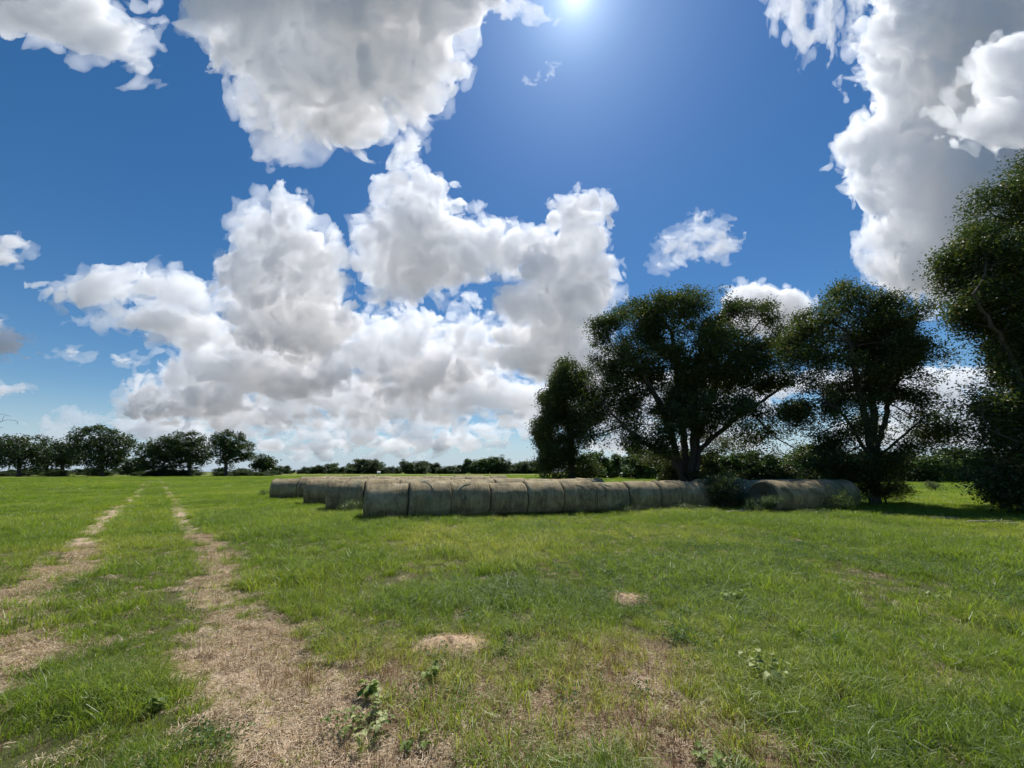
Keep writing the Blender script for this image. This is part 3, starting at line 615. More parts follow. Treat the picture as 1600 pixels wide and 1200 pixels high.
def build_near_trees():
    # the big spreading oak behind the bales
    Y = 27; E = lambda *a, **k: px_ell(*a, Y, **k)
    b = gp(1072, 765); bx = px_ell(1075, 750, 1, 1, Y)[0]; base = (bx, Y, 0)
    S = lambda *pts: [px_ell(x, y, 1, 1, Y + d)[:3] for x, y, d in pts]
    ells = [E(985, 510, 55, 42), E(1060, 490, 75, 34), E(1100, 488, 40, 30), E(1000, 560, 70, 45), E(1075, 560, 90, 55), E(1155, 510, 60, 42), E(1190, 530, 38, 38), E(1130, 590, 70, 45),
            E(960, 620, 46, 45), E(1020, 650, 62, 42), E(930, 660, 34, 34), E(990, 690, 55, 20, dz=-2), E(1120, 655, 60, 30), E(1165, 665, 45, 22), E(1190, 590, 40, 35), E(1215, 700, 45, 20), E(955, 505, 24, 24), E(1040, 700, 44, 16, dz=2), E(1040, 610, 55, 40), E(1085, 635, 45, 35), E(945, 560, 26, 40), E(1000, 470, 24, 16), E(1115, 472, 22, 14), E(1225, 560, 20, 30), E(1075, 650, 60, 26, dz=-2.5), E(1010, 700, 60, 16, dz=-1), E(1145, 690, 60, 18, dz=2)]
    tree('oak_tree', 'broad many stemmed oak with the widest dark crown, rising behind the front row of bales', 'tree', base,
         [S((1055, 700, 0), (1035, 640, -.5), (990, 560, -1)), S((1068, 690, .5), (1060, 600, .5), (1050, 520, .5)), S((1082, 690, -.3), (1088, 600, -1), (1100, 510, -1)),
          S((1088, 690, .3), (1120, 600, 1), (1160, 530, 1.5)), S((1050, 715, -1), (1000, 690, -2), (950, 640, -2.5)), S((1095, 700, 0), (1150, 655, -.5), (1215, 610, -1), (1232, 590, -1))],
         ells, 3, 6500, .42, 30, .27, .15, .6, r_base=.62, thin=.495, nscale=1.7)
    # its left neighbour
    Y = 29; ells = [px_ell(*a, Y) for a in ((890, 590, 30, 26), (880, 630, 40, 35), (875, 680, 46, 40), (885, 725, 46, 22), (850, 700, 22, 30), (915, 640, 26, 40), (920, 600, 16, 20))]
    bx = px_ell(893, 750, 1, 1, Y)[0]
    tree('oak_tree', 'smaller dark bushy oak leaning on the left side of the broadest oak', 'tree', (bx, Y, 0), [[px_ell(893, 700, 1, 1, Y)[:3], px_ell(885, 640, 1, 1, Y)[:3]]],
         ells, 4, 2000, .42, 44, .27, .15, .6, r_base=.3, thin=.47, nscale=1.6)
    # the airy tree over the right bales
    Y = 20.5; E = lambda *a, **k: px_ell(*a, Y, **k); S = lambda *pts: [px_ell(x, y, 1, 1, Y + d)[:3] for x, y, d in pts]; bx = px_ell(1365, 770, 1, 1, Y)[0]
    ells = [E(1330, 490, 60, 45), E(1300, 500, 45, 35), E(1390, 510, 55, 45), E(1340, 560, 95, 55), E(1285, 620, 60, 38), E(1250, 640, 34, 22), E(1400, 580, 62, 45), E(1430, 545, 30, 45), E(1310, 650, 95, 40),
            E(1400, 660, 80, 50), E(1350, 712, 90, 38), E(1420, 700, 56, 30), E(1270, 560, 40, 42), E(1260, 520, 22, 28), E(1455, 735, 30, 14), E(1320, 460, 28, 22), E(1370, 750, 44, 26), E(1410, 760, 30, 20)]
    tree('oak_tree', 'airy oak with fanning dark limbs standing at the right end of the bales', 'tree', (bx, Y, 0),
         [S((1360, 700, 0), (1345, 620, -.3), (1325, 520, -.5)), S((1366, 690, .3), (1362, 600, .3), (1352, 500, .5)), S((1372, 690, -.2), (1392, 620, .5), (1420, 540, 1)), S((1362, 720, 0), (1320, 650, -1), (1270, 610, -1.5)),
          S((1370, 720, 0), (1400, 690, -1), (1445, 650, -1.5))],
         ells, 7, 5600, .36, 26, .24, .12, .6, r_base=.34, thin=.495, nscale=1.5)
    # the tall tree cut by the right edge
    Y = 15.5; E = lambda *a, **k: px_ell(*a, Y, **k); bx = px_ell(1640, 790, 1, 1, Y)[0]; S = lambda *pts: [px_ell(x, y, 1, 1, Y + d)[:3] for x, y, d in pts]
    ells = [E(1655, 260, 50, 46), E(1615, 320, 62, 50), E(1560, 330, 34, 26), E(1580, 420, 80, 56), E(1520, 410, 34, 34), E(1515, 475, 34, 34), E(1590, 500, 70, 56), E(1640, 500, 80, 80), E(1585, 590, 48, 40), E(1640, 640, 80, 80),
            E(1580, 680, 50, 42), E(1545, 660, 26, 24), E(1620, 740, 66, 56), E(1600, 775, 40, 34), E(1700, 400, 100, 90), E(1720, 560, 100, 100), E(1700, 700, 90, 90), E(1555, 560, 30, 24), E(1580, 765, 40, 30)]
    tree('oak_tree', 'tall leafy tree cut off by the right edge, nearest of the trees', 'tree', (bx, Y, 0),
         [S((1638, 640, 0), (1630, 450, 0), (1640, 300, .5)), S((1630, 680, 0), (1580, 560, -.5), (1520, 460, -1)), S((1645, 660, 0), (1690, 520, .5)), S((1636, 720, 0), (1590, 690, -1), (1545, 670, -1))],
         ells, 9, 8500, .36, 42, .27, .11, .65, r_base=.36, thin=.465, nscale=1.3)

def build_far_trees():
    # oaks on the left field edge, each with its own crown
    def far(px, ybase, blobs, Y, label, seed, n=420, leaves=16, mat=M_OAK2, **kw):
        ells = [px_ell(*b, Y) for b in blobs]; bx = px_ell(px, ybase, 1, 1, Y)[0]; k = Y / 641
        top = min(blobs, key=lambda q: q[1]); st = [[px_ell(px, ybase - 18, 1, 1, Y)[:3], px_ell((px + top[0]) / 2, (ybase + top[1]) / 2 - 4, 1, 1, Y)[:3]]]
        return tree('oak_tree', label, 'tree', (bx, Y, 0), st, ells, seed, n, 2.2 * k * 2, leaves, 2.8 * k, 3.0 * k, .7, r_tip=.35 * k, r_base=2.4 * k, mat=mat, thin=.43, nscale=9 * k, sides=5, **kw)
    far(160, 743, [(150, 685, 34, 18), (175, 700, 32, 24), (150, 712, 40, 20), (125, 676, 12, 8), (195, 692, 14, 12), (160, 728, 26, 12), (155, 672, 16, 8)], 140, 'tall oak with a ragged top, tallest of the trees at far left', 21, 700)
    far(30, 743, [(30, 698, 40, 20), (20, 715, 40, 22), (55, 712, 26, 22), (5, 700, 26, 18)], 132, 'wide rounded oak nearest the left edge of the picture', 22, 600)
    far(98, 743, [(95, 712, 30, 20), (76, 688, 10, 7), (110, 705, 24, 18), (80, 720, 24, 16)], 150, 'low dense oak between the rounded oak and the tall ragged oak', 23, 450)
    far(255, 743, [(250, 705, 26, 20), (235, 715, 20, 20), (270, 700, 20, 20), (250, 728, 28, 10)], 140, 'dark oak at the left of the group right of the track', 24, 450)
    far(296, 743, [(293, 690, 26, 16), (305, 705, 26, 20), (280, 715, 24, 18), (318, 715, 16, 12), (300, 728, 12, 10)], 143, 'oak with sky showing through its crown, middle of the group right of the track', 25, 450)
    far(353, 743, [(360, 690, 26, 14), (350, 702, 18, 18), (375, 706, 22, 15), (345, 688, 14, 10), (352, 725, 10, 12), (386, 715, 14, 8)], 138, 'oak with a lopsided crown reaching right, right end of the group by the track', 26, 480)
    far(412, 741, [(412, 722, 16, 8), (418, 730, 14, 7), (402, 728, 8, 8)], 165, 'small round oak standing alone between the left oaks and the bales', 27, 200)
    far(207, 742, [(205, 726, 16, 10), (215, 732, 16, 6)], 165, 'low round tree in the gap between the two left tree groups', 28, 160)
    far(-75, 745, [], 0, '', 0) if False else None
    # dead tree beyond the left edge, its bare limbs reach in
    Y = 90; rng = np.random.default_rng(31); ells = [px_ell(*b, Y) for b in ((0, 662, 26, 14), (-30, 650, 40, 26), (-70, 640, 50, 30))]
    bx = px_ell(-60, 748, 1, 1, Y)[0]; st = [[px_ell(-60, 700, 1, 1, Y)[:3], px_ell(-40, 670, 1, 1, Y)[:3], px_ell(-5, 664, 1, 1, Y)[:3]]]
    tree('dead_tree', 'bare dead branches poking in at the left edge above the oaks', 'tree', (bx, Y, 0), st, ells, 31, 110, .5, 0, r_tip=.035, r_base=.35, bark=M_DEAD, thin=0)
    # three stock trees, then individual copies along the far edges of the field
    def stock(seed, mat, h, w, label):
        rng = np.random.default_rng(seed); e = []
        for k in range(7): e.append((rng.uniform(-w * .3, w * .3), rng.uniform(-w * .3, w * .3), h * rng.uniform(.42, .8), w * rng.uniform(.2, .33), w * rng.uniform(.2, .33), h * rng.uniform(.14, .24)))
        e.append((0, 0, h * .35, w * .4, w * .4, h * .25)); e.append((w * .15, 0, h * .16, w * .36, w * .36, h * .16))
        return tree('distant_tree', label, 'tree', (0, 0, 0), [[(0, 0, h * .4)]], e, seed, 330, .8, 14, .42, .5, .75, r_tip=.05, r_base=.28, mat=mat, thin=.4, nscale=2.2, sides=4)
    G1 = 'distant trees along the far edge of the field'; G2 = 'trees and brush along the right field edge'
    protos = [stock(41, M_OAK2, 8, 9, 'x'), stock(42, M_OAK2, 7, 10, 'x'), stock(43, M_OAK2, 9, 8, 'x'), stock(44, M_OAK3, 7, 8, 'x'), stock(45, M_OAK3, 6, 9, 'x')]
    used = set()
    def place(i, px, Y, s, label, group, sx=1.0):
        loc = (px_ell(px, 740, 1, 1, Y)[0], Y, 0); rz = (px * 37 % 63) / 10
        if i not in used:
            used.add(i); o = protos[i]; o.location = loc; o.rotation_euler = (0, 0, rz); o.scale = (s * sx, s * sx, s); o['label'] = label; o['group'] = group
        else: clone(protos[i], loc, rz, s, label, group, sx)
    R = random.Random(4); xs = list(range(425, 850, 8)); ordn = 0
    top = {520: 1.55, 560: 2.2, 571: 2.3, 582: 1.9, 637: 1.7, 659: 1.9, 670: 1.5, 747: 2.1, 758: 2.3, 769: 2.2, 780: 1.7, 813: 1.6, 824: 1.8, 835: 2.0}
    for j, px in enumerate(xs):
        base_s = {True: 1.0}.get(True); s = min([(abs(px - k), v) for k, v in top.items()])[1] if min(abs(px - k) for k in top) < 7 else R.choice((.6, .75, .9, 1.0, 1.15, 1.35))
        big = s > 1.5
        place(R.choice((0, 1, 2, 3)) if j % 4 else 3, px + R.uniform(-3, 3), R.uniform(268, 300), s * .7, ('taller rounded' if big else 'low green') + ' tree in the far treeline, number %d counting from its left end' % (j + 1), G1, 1.25 if big else 1.6)
    for j in range(26):
        px = R.uniform(-10, 440); place(R.choice((0, 1, 3)), px, R.uniform(185, 230), R.uniform(.3, .5), 'low far scrub tree seen under and between the left oaks', G1 + ' behind the left oaks', 1.9)
    for j, px in enumerate(range(905, 1260, 19)):
        place(3 if j % 3 else 4, px + R.uniform(-4, 4), R.uniform(92, 112), R.uniform(.72, 1.12), 'sunlit green tree beyond the big oak, number %d from the left' % (j + 1), G2, 1.15)
    for j, px in enumerate(range(1265, 1640, 19)):
        place((4, 3, 1)[j % 3], px + R.uniform(-4, 4), R.uniform(62, 74), R.uniform(.62, .86), 'green tree in the hedge behind the right trees, number %d from the left' % (j + 1), G2, 1.15)
    for j in range(26):
        place(1, R.uniform(0, 425), R.uniform(138, 155), R.uniform(.18, .36), 'low dark brush at the foot of the left oaks', 'brush under the left oaks', 3.0)

def bush(name, label, cat, px, py, w, h, seed, mat, n=110, leaves=26, size=.04, Y=None, twiggy=False, **kw):
    g = gp(px, py); x, y = g.x, g.y; rng = np.random.default_rng(seed)
    if Y: x, y = px_ell(px, 740, 1, 1, Y)[0], Y
    e = [(x + rng.uniform(-w, w) * .3, y + rng.uniform(-w, w) * .25, h * rng.uniform(.35, .7), w * .34, w * .3, h * .3) for _ in range(5)]
    return tree(name, label, cat, (x, y, 0), [[(x, y, h * .15)]], e, seed, n, max(.05, h * .07), leaves, .07 + .03 * h, size, .6, r_tip=.004, r_base=.02 + .012 * h, mat=mat, thin=.35, nscale=.4, sides=4, **kw)

def build_bushes():
    bush('bush', 'dark green bush in the shaded gap at the right end of the front row', 'bush', 1130, 797, 2.0, 1.6, 61, M_OAK, 340, 40, .06)
    bush('bush', 'dark leafy bush at the foot of the broadest oak, behind the bales', 'bush', 1090, 757, 5.5, 2.9, 62, M_OAK, 900, 50, .15, Y=28.5)
    bush('bush', 'dark bush under the hanging branches right of the broadest oak', 'bush', 1205, 757, 4.5, 2.4, 63, M_OAK, 700, 46, .15, Y=27)
    bush('weed_clump', 'light green weeds in front of the shaded end face of the right bales', 'weeds', 1190, 801, 1.1, .62, 64, M_SHRUB, 110, 34, .04)
    bush('bush', 'twiggy grey green bush leaning on the rear bales of the right group', 'bush', 1322, 797, 2.0, 1.15, 65, M_WEED, 260, 14, .035)
    bush('bush', 'black shaded bush round the trunk of the airy oak', 'bush', 1385, 788, 2.8, 1.5, 66, M_OAK, 330, 40, .06)
    bush('bush', 'dark bush at the foot of the tall tree at the right edge', 'bush', 1605, 800, 3.0, 1.9, 67, M_OAK, 460, 44, .07)
    bush('bush', 'small leafy spray hanging low right of the airy oak', 'bush', 1462, 768, 1.2, .9, 68, M_OAK, 80, 30, .06)
    bush('weed_clump', 'pale weeds at the left end of the third row of bales', 'weeds', 488, 788, .75, .5, 69, M_SHRUB, 80, 30, .035)
    bush('weed_clump', 'yellow green weeds at the left end of the front row', 'weeds', 554, 801, .7, .62, 70, M_SHRUB, 90, 30, .035)
    bush('weed_clump', 'tall pale weeds at the foot of the front row near its middle', 'weeds', 985, 802, 1.4, .45, 71, M_SHRUB, 90, 18, .03)
    bush('weed_clump', 'weeds at the foot of the shaded front bales, left of the gap', 'weeds', 1068, 800, 1.6, .4, 72, M_SHRUB, 100, 20, .03)
    bush('weed_clump', 'small weeds at the near corner of the right bales', 'weeds', 1260, 803, 1.2, .3, 73, M_SHRUB, 70, 20, .03)
    bush('weed_clump', 'dark weed clump left of the last rear bale', 'weeds', 412, 775, .7, .35, 74, M_SHRUB, 50, 24, .04)

def weed(label, px, py, r, h, n, seed, leaf=.055, mat=None):
    """broad leaved weed: a few forked stems, each leaf an oval blade"""
    g = gp(px, py); z = float(hz(np.array([[g.x, g.y]]))[0]); rng = np.random.default_rng(seed)
    t = empty('leafy_weed', (g.x, g.y, z)); tag(t, label, 'weed')
    V, Fc, o = [], [], 0; tips = []
    P = [np.zeros(3)]; par = [-1]
    for s in range(max(4, n // 3)):
        a = rng.uniform(0, 6.28); q = np.array([math.cos(a) * r * rng.uniform(.4, 1), math.sin(a) * r * rng.uniform(.4, 1), h * rng.uniform(.6, 1)]); prev = 0
        for k in range(1, 6):
            c = q * np.array([k / 5, k / 5, (k / 5) ** .7]) + rng.normal(0, .006, 3); P.append(c); par.append(prev); prev = len(P) - 1
            if k > 1: tips += [(c, a + (k % 2 * 2 - 1) * 1.1 + rng.normal(0, .3)), (c, a + rng.normal(0, .8))]
    v, f = limbs_mesh(np.array(P), np.array(par), .0018, .0045, sides=4); link('stem', mesh_np('stem', v, f, True), t, [M_STEM])
    LV, LF, LS = [], [], []
    for c, a in tips[:n * 5]:
        l = leaf * rng.uniform(.6, 1.25); tilt = rng.normal(.1, .35); d = np.array([math.cos(a), math.sin(a), math.tan(tilt) * .6]); sd_ = np.array([-math.sin(a), math.cos(a), rng.normal(0, .25)])
        prof = [(0, .04), (.2, .30), (.45, .40), (.7, .30), (1, .02)]; base = len(LV) * 0; k0 = sum(len(x) for x in LV)
        rows = []
        for u, w in prof:
            m = c + d * l * u + np.array([0, 0, -l * .35 * u * u]); rows += [m - sd_ * l * w + np.array([0, 0, l * w * .25]), m, m + sd_ * l * w + np.array([0, 0, l * w * .25])]
        LV.append(np.array(rows)); q = []
        for i in range(4):
            for j in range(2): q.append([k0 + i * 3 + j, k0 + i * 3 + j + 1, k0 + i * 3 + j + 4, k0 + i * 3 + j + 3])
        LF.append(np.array(q)); LS.append(np.full(15, rng.random()))
    m = shaded_mesh('leaves', np.concatenate(LV), np.concatenate(LF), np.concatenate(LS), mat or M_WEED); m.polygons.foreach_set('use_smooth', np.ones(len(m.polygons), bool)); link('leaves', m, t)
M_STEM = bark_material('green_stem', (.10, .13, .05), (.20, .22, .09))
def build_weeds():
    weed('broad leafed silvery weed in the bottom foreground left of centre, casting a dark shadow', 578, 1135, .25, .14, 46, 1, .038, M_WEEDP)
    weed('sprawling pale green weed standing in the tall grass at lower right', 1205, 1085, .17, .24, 18, 2, .055, M_WEEDP)
    weed('yellow green weed with narrow leaves just below the bare dirt mound', 668, 1062, .14, .13, 18, 3, .042)
    weed('small weed with a few green leaves above the silvery weed', 572, 1092, .06, .15, 5, 4, .055)
    weed('little green weed beside the right wheel track', 452, 912, .10, .15, 9, 5, .06)
    weed('small weed among grass to the right of the far dirt mound', 1143, 945, .14, .18, 9, 6, .07)
    weed('low green weed in the dry patch right of the silvery weed', 648, 1165, .09, .07, 12, 7, .04)
    weed('pale weed low in the grass in the right foreground', 1285, 1018, .09, .10, 8, 8, .05)
    weed('tiny weed at the bottom edge below the dry patch', 1110, 1192, .08, .07, 8, 9, .045)
    weed('pale weed half hidden in the grass at the right, beyond the others', 1468, 938, .14, .14, 9, 10, .06)
    weed('small bright weed on the left tuft of tall grass', 235, 1112, .08, .12, 8, 11, .05)
# ------------------------------------------------------------------ round hay bales
BL, BR = 1.49, .69
def wrap_material():
    m, t, out = new_mat('weathered_net_wrap'); tc = N(t, 'ShaderNodeTexCoord').outputs['Object']; oi = N(t, 'ShaderNodeObjectInfo').outputs['Random']
    of = N(t, 'ShaderNodeVectorMath', operation='ADD'); L(t, tc, of.inputs[0]); cb = N(t, 'ShaderNodeCombineXYZ'); L(t, math_(t, 'MULTIPLY', oi, 40.0), cb.inputs[0]); L(t, math_(t, 'MULTIPLY', oi, 23.0), cb.inputs[1]); L(t, cb.outputs[0], of.inputs[1])
    v = of.outputs[0]
    s1 = N(t, 'ShaderNodeMapping'); s1.inputs['Scale'].default_value = (42, 3.0, 3.0); L(t, v, s1.inputs[0])   # strands run round the bale
    s2 = N(t, 'ShaderNodeMapping'); s2.inputs['Scale'].default_value = (7, 1.1, 1.1); L(t, v, s2.inputs[0])
    strand = noise(t, s1.outputs[0], 1.0, 5, .7); band = noise(t, s2.outputs[0], 1.0, 3, .5); blot = noise(t, v, 1.6, 6, .62, .6); spk = noise(t, v, 34, 4, .75)
    col = ramp(t, strand, [(.28, (.13, .105, .062)), (.5, (.31, .26, .165)), (.72, (.52, .45, .32))])
    col = mix(t, ramp(t, band, [(.40, (.0, .0, .0)), (.66, (.65, .65, .65))]), col, (.15, .13, .105))
    col = mix(t, ramp(t, blot, [(.5, (0, 0, 0)), (.68, (.75, .75, .75))]), col, (.46, .42, .33))
    col = mix(t, ramp(t, blot, [(.32, (.75, .75, .75)), (.45, (0, 0, 0))]), col, (.075, .070, .055))
    col = mix(t, ramp(t, spk, [(.56, (0, 0, 0)), (.66, (.7, .7, .7))]), col, (.58, .54, .43))
    col = mix(t, ramp(t, noise(t, v, .9, 4, .6), [(.60, (0, 0, 0)), (.68, (.35, .35, .35))]), col, (.12, .20, .15))
    col = mix(t, 1.0, col, (.97, .91, .77), 'MULTIPLY')
    p = N(t, 'ShaderNodeBsdfPrincipled', i_Roughness=.85); p.inputs['Specular IOR Level'].default_value = .15; L(t, col, p.inputs['Base Color'])
    b = N(t, 'ShaderNodeBump', i_Strength=.7, i_Distance=.012); L(t, math_(t, 'ADD', strand, math_(t, 'MULTIPLY', spk, .6)), b.inputs['Height']); L(t, b.outputs[0], p.inputs['Normal'])
    L(t, p.outputs[0], out.inputs[0]); return m
def end_material():
    m, t, out = new_mat('rotted_hay'); tc = N(t, 'ShaderNodeTexCoord').outputs['Object']; s = N(t, 'ShaderNodeSeparateXYZ'); L(t, tc, s.inputs[0])
    r = math_(t, 'SQRT', math_(t, 'ADD', math_(t, 'POWER', s.outputs[1], 2.0), math_(t, 'POWER', math_(t, 'SUBTRACT', s.outputs[2], .66), 2.0)))
    w = math_(t, 'ADD', math_(t, 'MULTIPLY', r, 30.0), math_(t, 'MULTIPLY', noise(t, tc, 3, 4, .6), 6.0)); ring = math_(t, 'FRACT', w)
    n = noise(t, tc, 22, 5, .75); col = mix(t, .45, ramp(t, ring, [(0, (.05, .042, .03)), (.5, (.16, .135, .10)), (1, (.07, .06, .045))]), ramp(t, n, [(.3, (.045, .038, .028)), (.7, (.26, .22, .16))]))
    p = N(t, 'ShaderNodeBsdfPrincipled', i_Roughness=.95); L(t, col, p.inputs['Base Color']); b = N(t, 'ShaderNodeBump', i_Strength=1.0, i_Distance=.03); L(t, math_(t, 'ADD', ring, n), b.inputs['Height']); L(t, b.outputs[0], p.inputs['Normal'])
    L(t, p.outputs[0], out.inputs[0]); return m
M_WRAP = wrap_material(); M_END = end_material()
M_NET, _t, _o = new_mat('torn_netting'); _p = N(_t, 'ShaderNodeBsdfPrincipled', i_Roughness=.6); L(_t, ramp(_t, noise(_t, N(_t, 'ShaderNodeTexCoord').outputs['Object'], 26, 4, .7), [(.35, (.22, .21, .17)), (.65, (.44, .42, .36))]), _p.inputs['Base Color']); L(_t, _p.outputs[0], _o.inputs[0])
M_NETG, _t, _o = new_mat('green_netting'); _p = N(_t, 'ShaderNodeBsdfPrincipled', i_Roughness=.6); L(_t, ramp(_t, noise(_t, N(_t, 'ShaderNodeTexCoord').outputs['Object'], 20, 4, .7), [(.35, (.05, .13, .09)), (.65, (.22, .36, .28))]), _p.inputs['Base Color']); L(_t, _p.outputs[0], _o.inputs[0])

def bale_r(x, th, seed):
    """radius of the bale at place x along it and angle th round it; settled at the bottom"""
    c = np.stack([x * 1.3 + seed * 9.1, np.cos(th) * 1.1, np.sin(th) * 1.1], -1); sh = c.shape[:-1]
    r = BR * (1 + (fbm(c.reshape(-1, 3) + 3, 3).reshape(sh) - .5) * .13 + (fbm(c.reshape(-1, 3) * 5 + 3, 3).reshape(sh) - .5) * .035)
    r = r * (1 - .03 * np.sin(th) ** 2 * (np.sin(th) > 0) + .025 * np.cos(th) ** 2)
    return r
def bale_pt(x, th, seed, off=0.0):
    r = bale_r(x, th, seed) + off; e = np.clip((np.abs(x) - (BL / 2 - .085)) / .085, 0, 1); r = r - .085 * (1 - np.sqrt(np.clip(1 - e * e, 0, 1)))
    z = .655 + r * np.sin(th) * .955; y = r * np.cos(th); z = np.where(z < .05, .05 - (.05 - z) * .25, z); y = y * np.where(z < .2, 1.03, 1)
    return np.stack([x + 0 * th, y, z - .03], -1)
def bale_mesh(seed):
    nx, nt = 34, 80; x = np.sin(np.linspace(-1, 1, nx) * np.pi / 2); x = np.sign(x) * np.abs(x) ** .85 * BL / 2; th = np.arange(nt) / nt * 2 * np.pi
    X, T = np.meshgrid(x, th, indexing='ij'); V = bale_pt(X, T, seed).reshape(-1, 3); i = np.arange(nx - 1)[:, None]; j = np.arange(nt)[None]; j2 = (j + 1) % nt
    f = np.stack([i * nt + j, i * nt + j2, (i + 1) * nt + j2, (i + 1) * nt + j], -1).reshape(-1, 4)
    if True: f = f[:, ::-1]
    wrap = mesh_np('net_wrap', V, f, True); ends = []
    for sgn in (-1, 1):
        k = np.linspace(0, 1, 14); xe = np.full(nt, sgn * BL / 2); rim = bale_pt(xe, th, seed); c = rim.mean(0)
        rows = c + (rim - c)[None] * k[:, None, None]; nn = fbm(rows.reshape(-1, 3) * 7 + seed, 3).reshape(14, nt)
        rows[..., 0] += sgn * (np.sin(k * np.pi)[:, None] * .02 + (nn - .5) * .07 * (k < .99)[:, None]) - sgn * .0
        i = np.arange(13)[:, None]; ff = np.stack([i * nt + j, (i + 1) * nt + j, (i + 1) * nt + j2, i * nt + j2], -1).reshape(-1, 4)
        if sgn < 0: ff = ff[:, ::-1]
        ends.append(mesh_np('end_face', rows.reshape(-1, 3), ff, True))
    return wrap, ends
def net_strip(seed, x0, x1, a0, a1, w, rng):
    n = 40; t = np.linspace(0, 1, n); x = x0 + (x1 - x0) * t + np.cumsum(rng.normal(0, .012, n)); x = np.clip(x, -BL / 2 + .08, BL / 2 - .08); th = np.radians(a0 + (a1 - a0) * t + np.cumsum(rng.normal(0, .8, n)))
    ww = .6 * w * (.35 + rng.random(n)) * .5; rows = []
    for s in (-1, -.33, .33, 1):
        rows.append(bale_pt(np.clip(x + s * ww, -BL / 2 + .02, BL / 2 - .02), th + s * ww * .7, seed, .004 + .006 * rng.random(n) + (.02 if abs(s) < .5 else 0)))
    V = np.stack(rows, 1).reshape(-1, 3); i = np.arange(n - 1)[:, None]; j = np.arange(3)[None]; f = np.stack([i * 4 + j, i * 4 + j + 1, (i + 1) * 4 + j + 1, (i + 1) * 4 + j], -1).reshape(-1, 4)
    return mesh_np('torn_netting', V, f, True)

def build_bales():
    kinds = []
    for k in range(5):
        w, e = bale_mesh(k * 1.7 + 1); w.materials.append(M_WRAP)
        for q in e: q.materials.append(M_END)
        kinds.append((k * 1.7 + 1, w, e))
    R = random.Random(2); rng = np.random.default_rng(8)
    def bale(x, y, az, label, group, kind=None, strips=()):
        k = R.randrange(5) if kind is None else kind; seed, w, e = kinds[k]
        o = empty('hay_bale', (x, y, 0), az); tag(o, label, 'hay bale', group); s = R.uniform(.95, 1.045); o.scale = (1, s, s)
        link('net_wrap', w, o); link('end_face', e[0], o); link('end_face', e[1], o)
        for x0, x1, a0, a1, ww, mt in strips:
            m = net_strip(seed, x0, x1, a0, a1, ww, rng); m.materials.append(mt); link('torn_netting', m, o)
        return o
    a = gp(565, 815); b = gp(1035, 799); d = (b - a); d.z = 0; total = d.length; d.normalize(); nrm = Vector((-d.y, d.x, 0)); az = math.atan2(d.y, d.x); pitch = total / 8
    ORD = 'first second third fourth fifth sixth seventh eighth ninth tenth eleventh twelfth thirteenth'.split()
    look = {0: ('weathered grey', [(-.3, .35, -110 + 360, 255, .0, M_NET)][:0]), 1: ('diagonally scarred grey', [(-.25, .3, 95, 165, .05, M_NET), (-.35, .0, 110, 80, .05, M_NETG)]), 2: ('pinkish grey', [(-.5, .1, 150, 128, .07, M_NET)]), 3: ('smooth pinkish grey', []),
            4: ('plain dark grey', []), 5: ('scarred grey', [(-.15, .35, 130, 165, .05, M_NET)]), 6: ('green stained', [(-.55, .2, 120, 185, .07, M_NET), (-.5, -.1, 115, 140, .16, M_NETG)]), 7: ('brownish grey', []), 8: ('brownish grey', []), 9: ('pale ribbed', [(-.4, .1, 100, 190, .06, M_NET)]), 10: ('shaded dark', []), 11: ('shaded dark', [])}
    for i in range(11):
        c = a + d * (pitch * (i + .5)) + nrm * (BR - .02 + R.uniform(-.07, .07)); adj, st = look[i]
        st = [(x0, x1, 360 - a0, 360 - a1, w, m) for x0, x1, a0, a1, w, m in st]; st = [(x0, x1, 360 - a0, 360 - a1, w, m) for x0, x1, a0, a1, w, m in st]
        bale(c.x, c.y, az + R.uniform(-.045, .045), '%s round hay bale, %s from the left in the front row' % (adj, ORD[i]), 'bales of the front row', i % 5, st)
    rows = [('second row', gp(505, 800), 9, 1), ('third row', gp(470, 790), 10, 2), ('fourth row', gp(418, 781), 11, 3), ('fifth row', gp(474, 771), 11, 0), ('rearmost row', gp(504, 766), 10, 4)]
    for nm, s, n, k0 in rows:
        for i in range(n):
            c = Vector((s.x, s.y, 0)) + d * (pitch * (i + .5)) + nrm * BR; c += Vector((R.uniform(-.02, .02), R.uniform(-.08, .08), 0))
            bale(c.x, c.y, az + R.uniform(-.04, .04), 'grey round hay bale, %s from the left in the %s' % (ORD[i], nm), 'bales of the rear rows', (k0 + i) % 5)
    # the group at the right, its shaded end face turned this way
    s = gp(1222, 802); dz = math.radians(22); dd = Vector((math.cos(dz), math.sin(dz), 0)); nn = Vector((-dd.y, dd.x, 0))
    lab = ['brown hay bale showing its round shaded end face, nearest of the right group', 'brown hay bale second in line in the right group', 'brown hay bale third in line in the right group, partly behind twigs', 'brown hay bale at the far end of the right group beside the airy oak']
    for i in range(4):
        c = Vector((s.x, s.y, 0)) + dd * (1.5 * (i + .5)) + nn * (BR + .06 * i); bale(c.x, c.y, dz + R.uniform(-.03, .03), lab[i], 'bales of the right group', (i + 2) % 5)
    s = s + nn * 2.4 - dd * 1.0
    for i in range(5):
        c = Vector((s.x, s.y, 0)) + dd * (1.5 * (i + .5)) + nn * BR; bale(c.x, c.y, dz + R.uniform(-.03, .03), 'dark hay bale behind the right group, %s from its left end' % ORD[i], 'bales behind the right group', (i + 1) % 5)

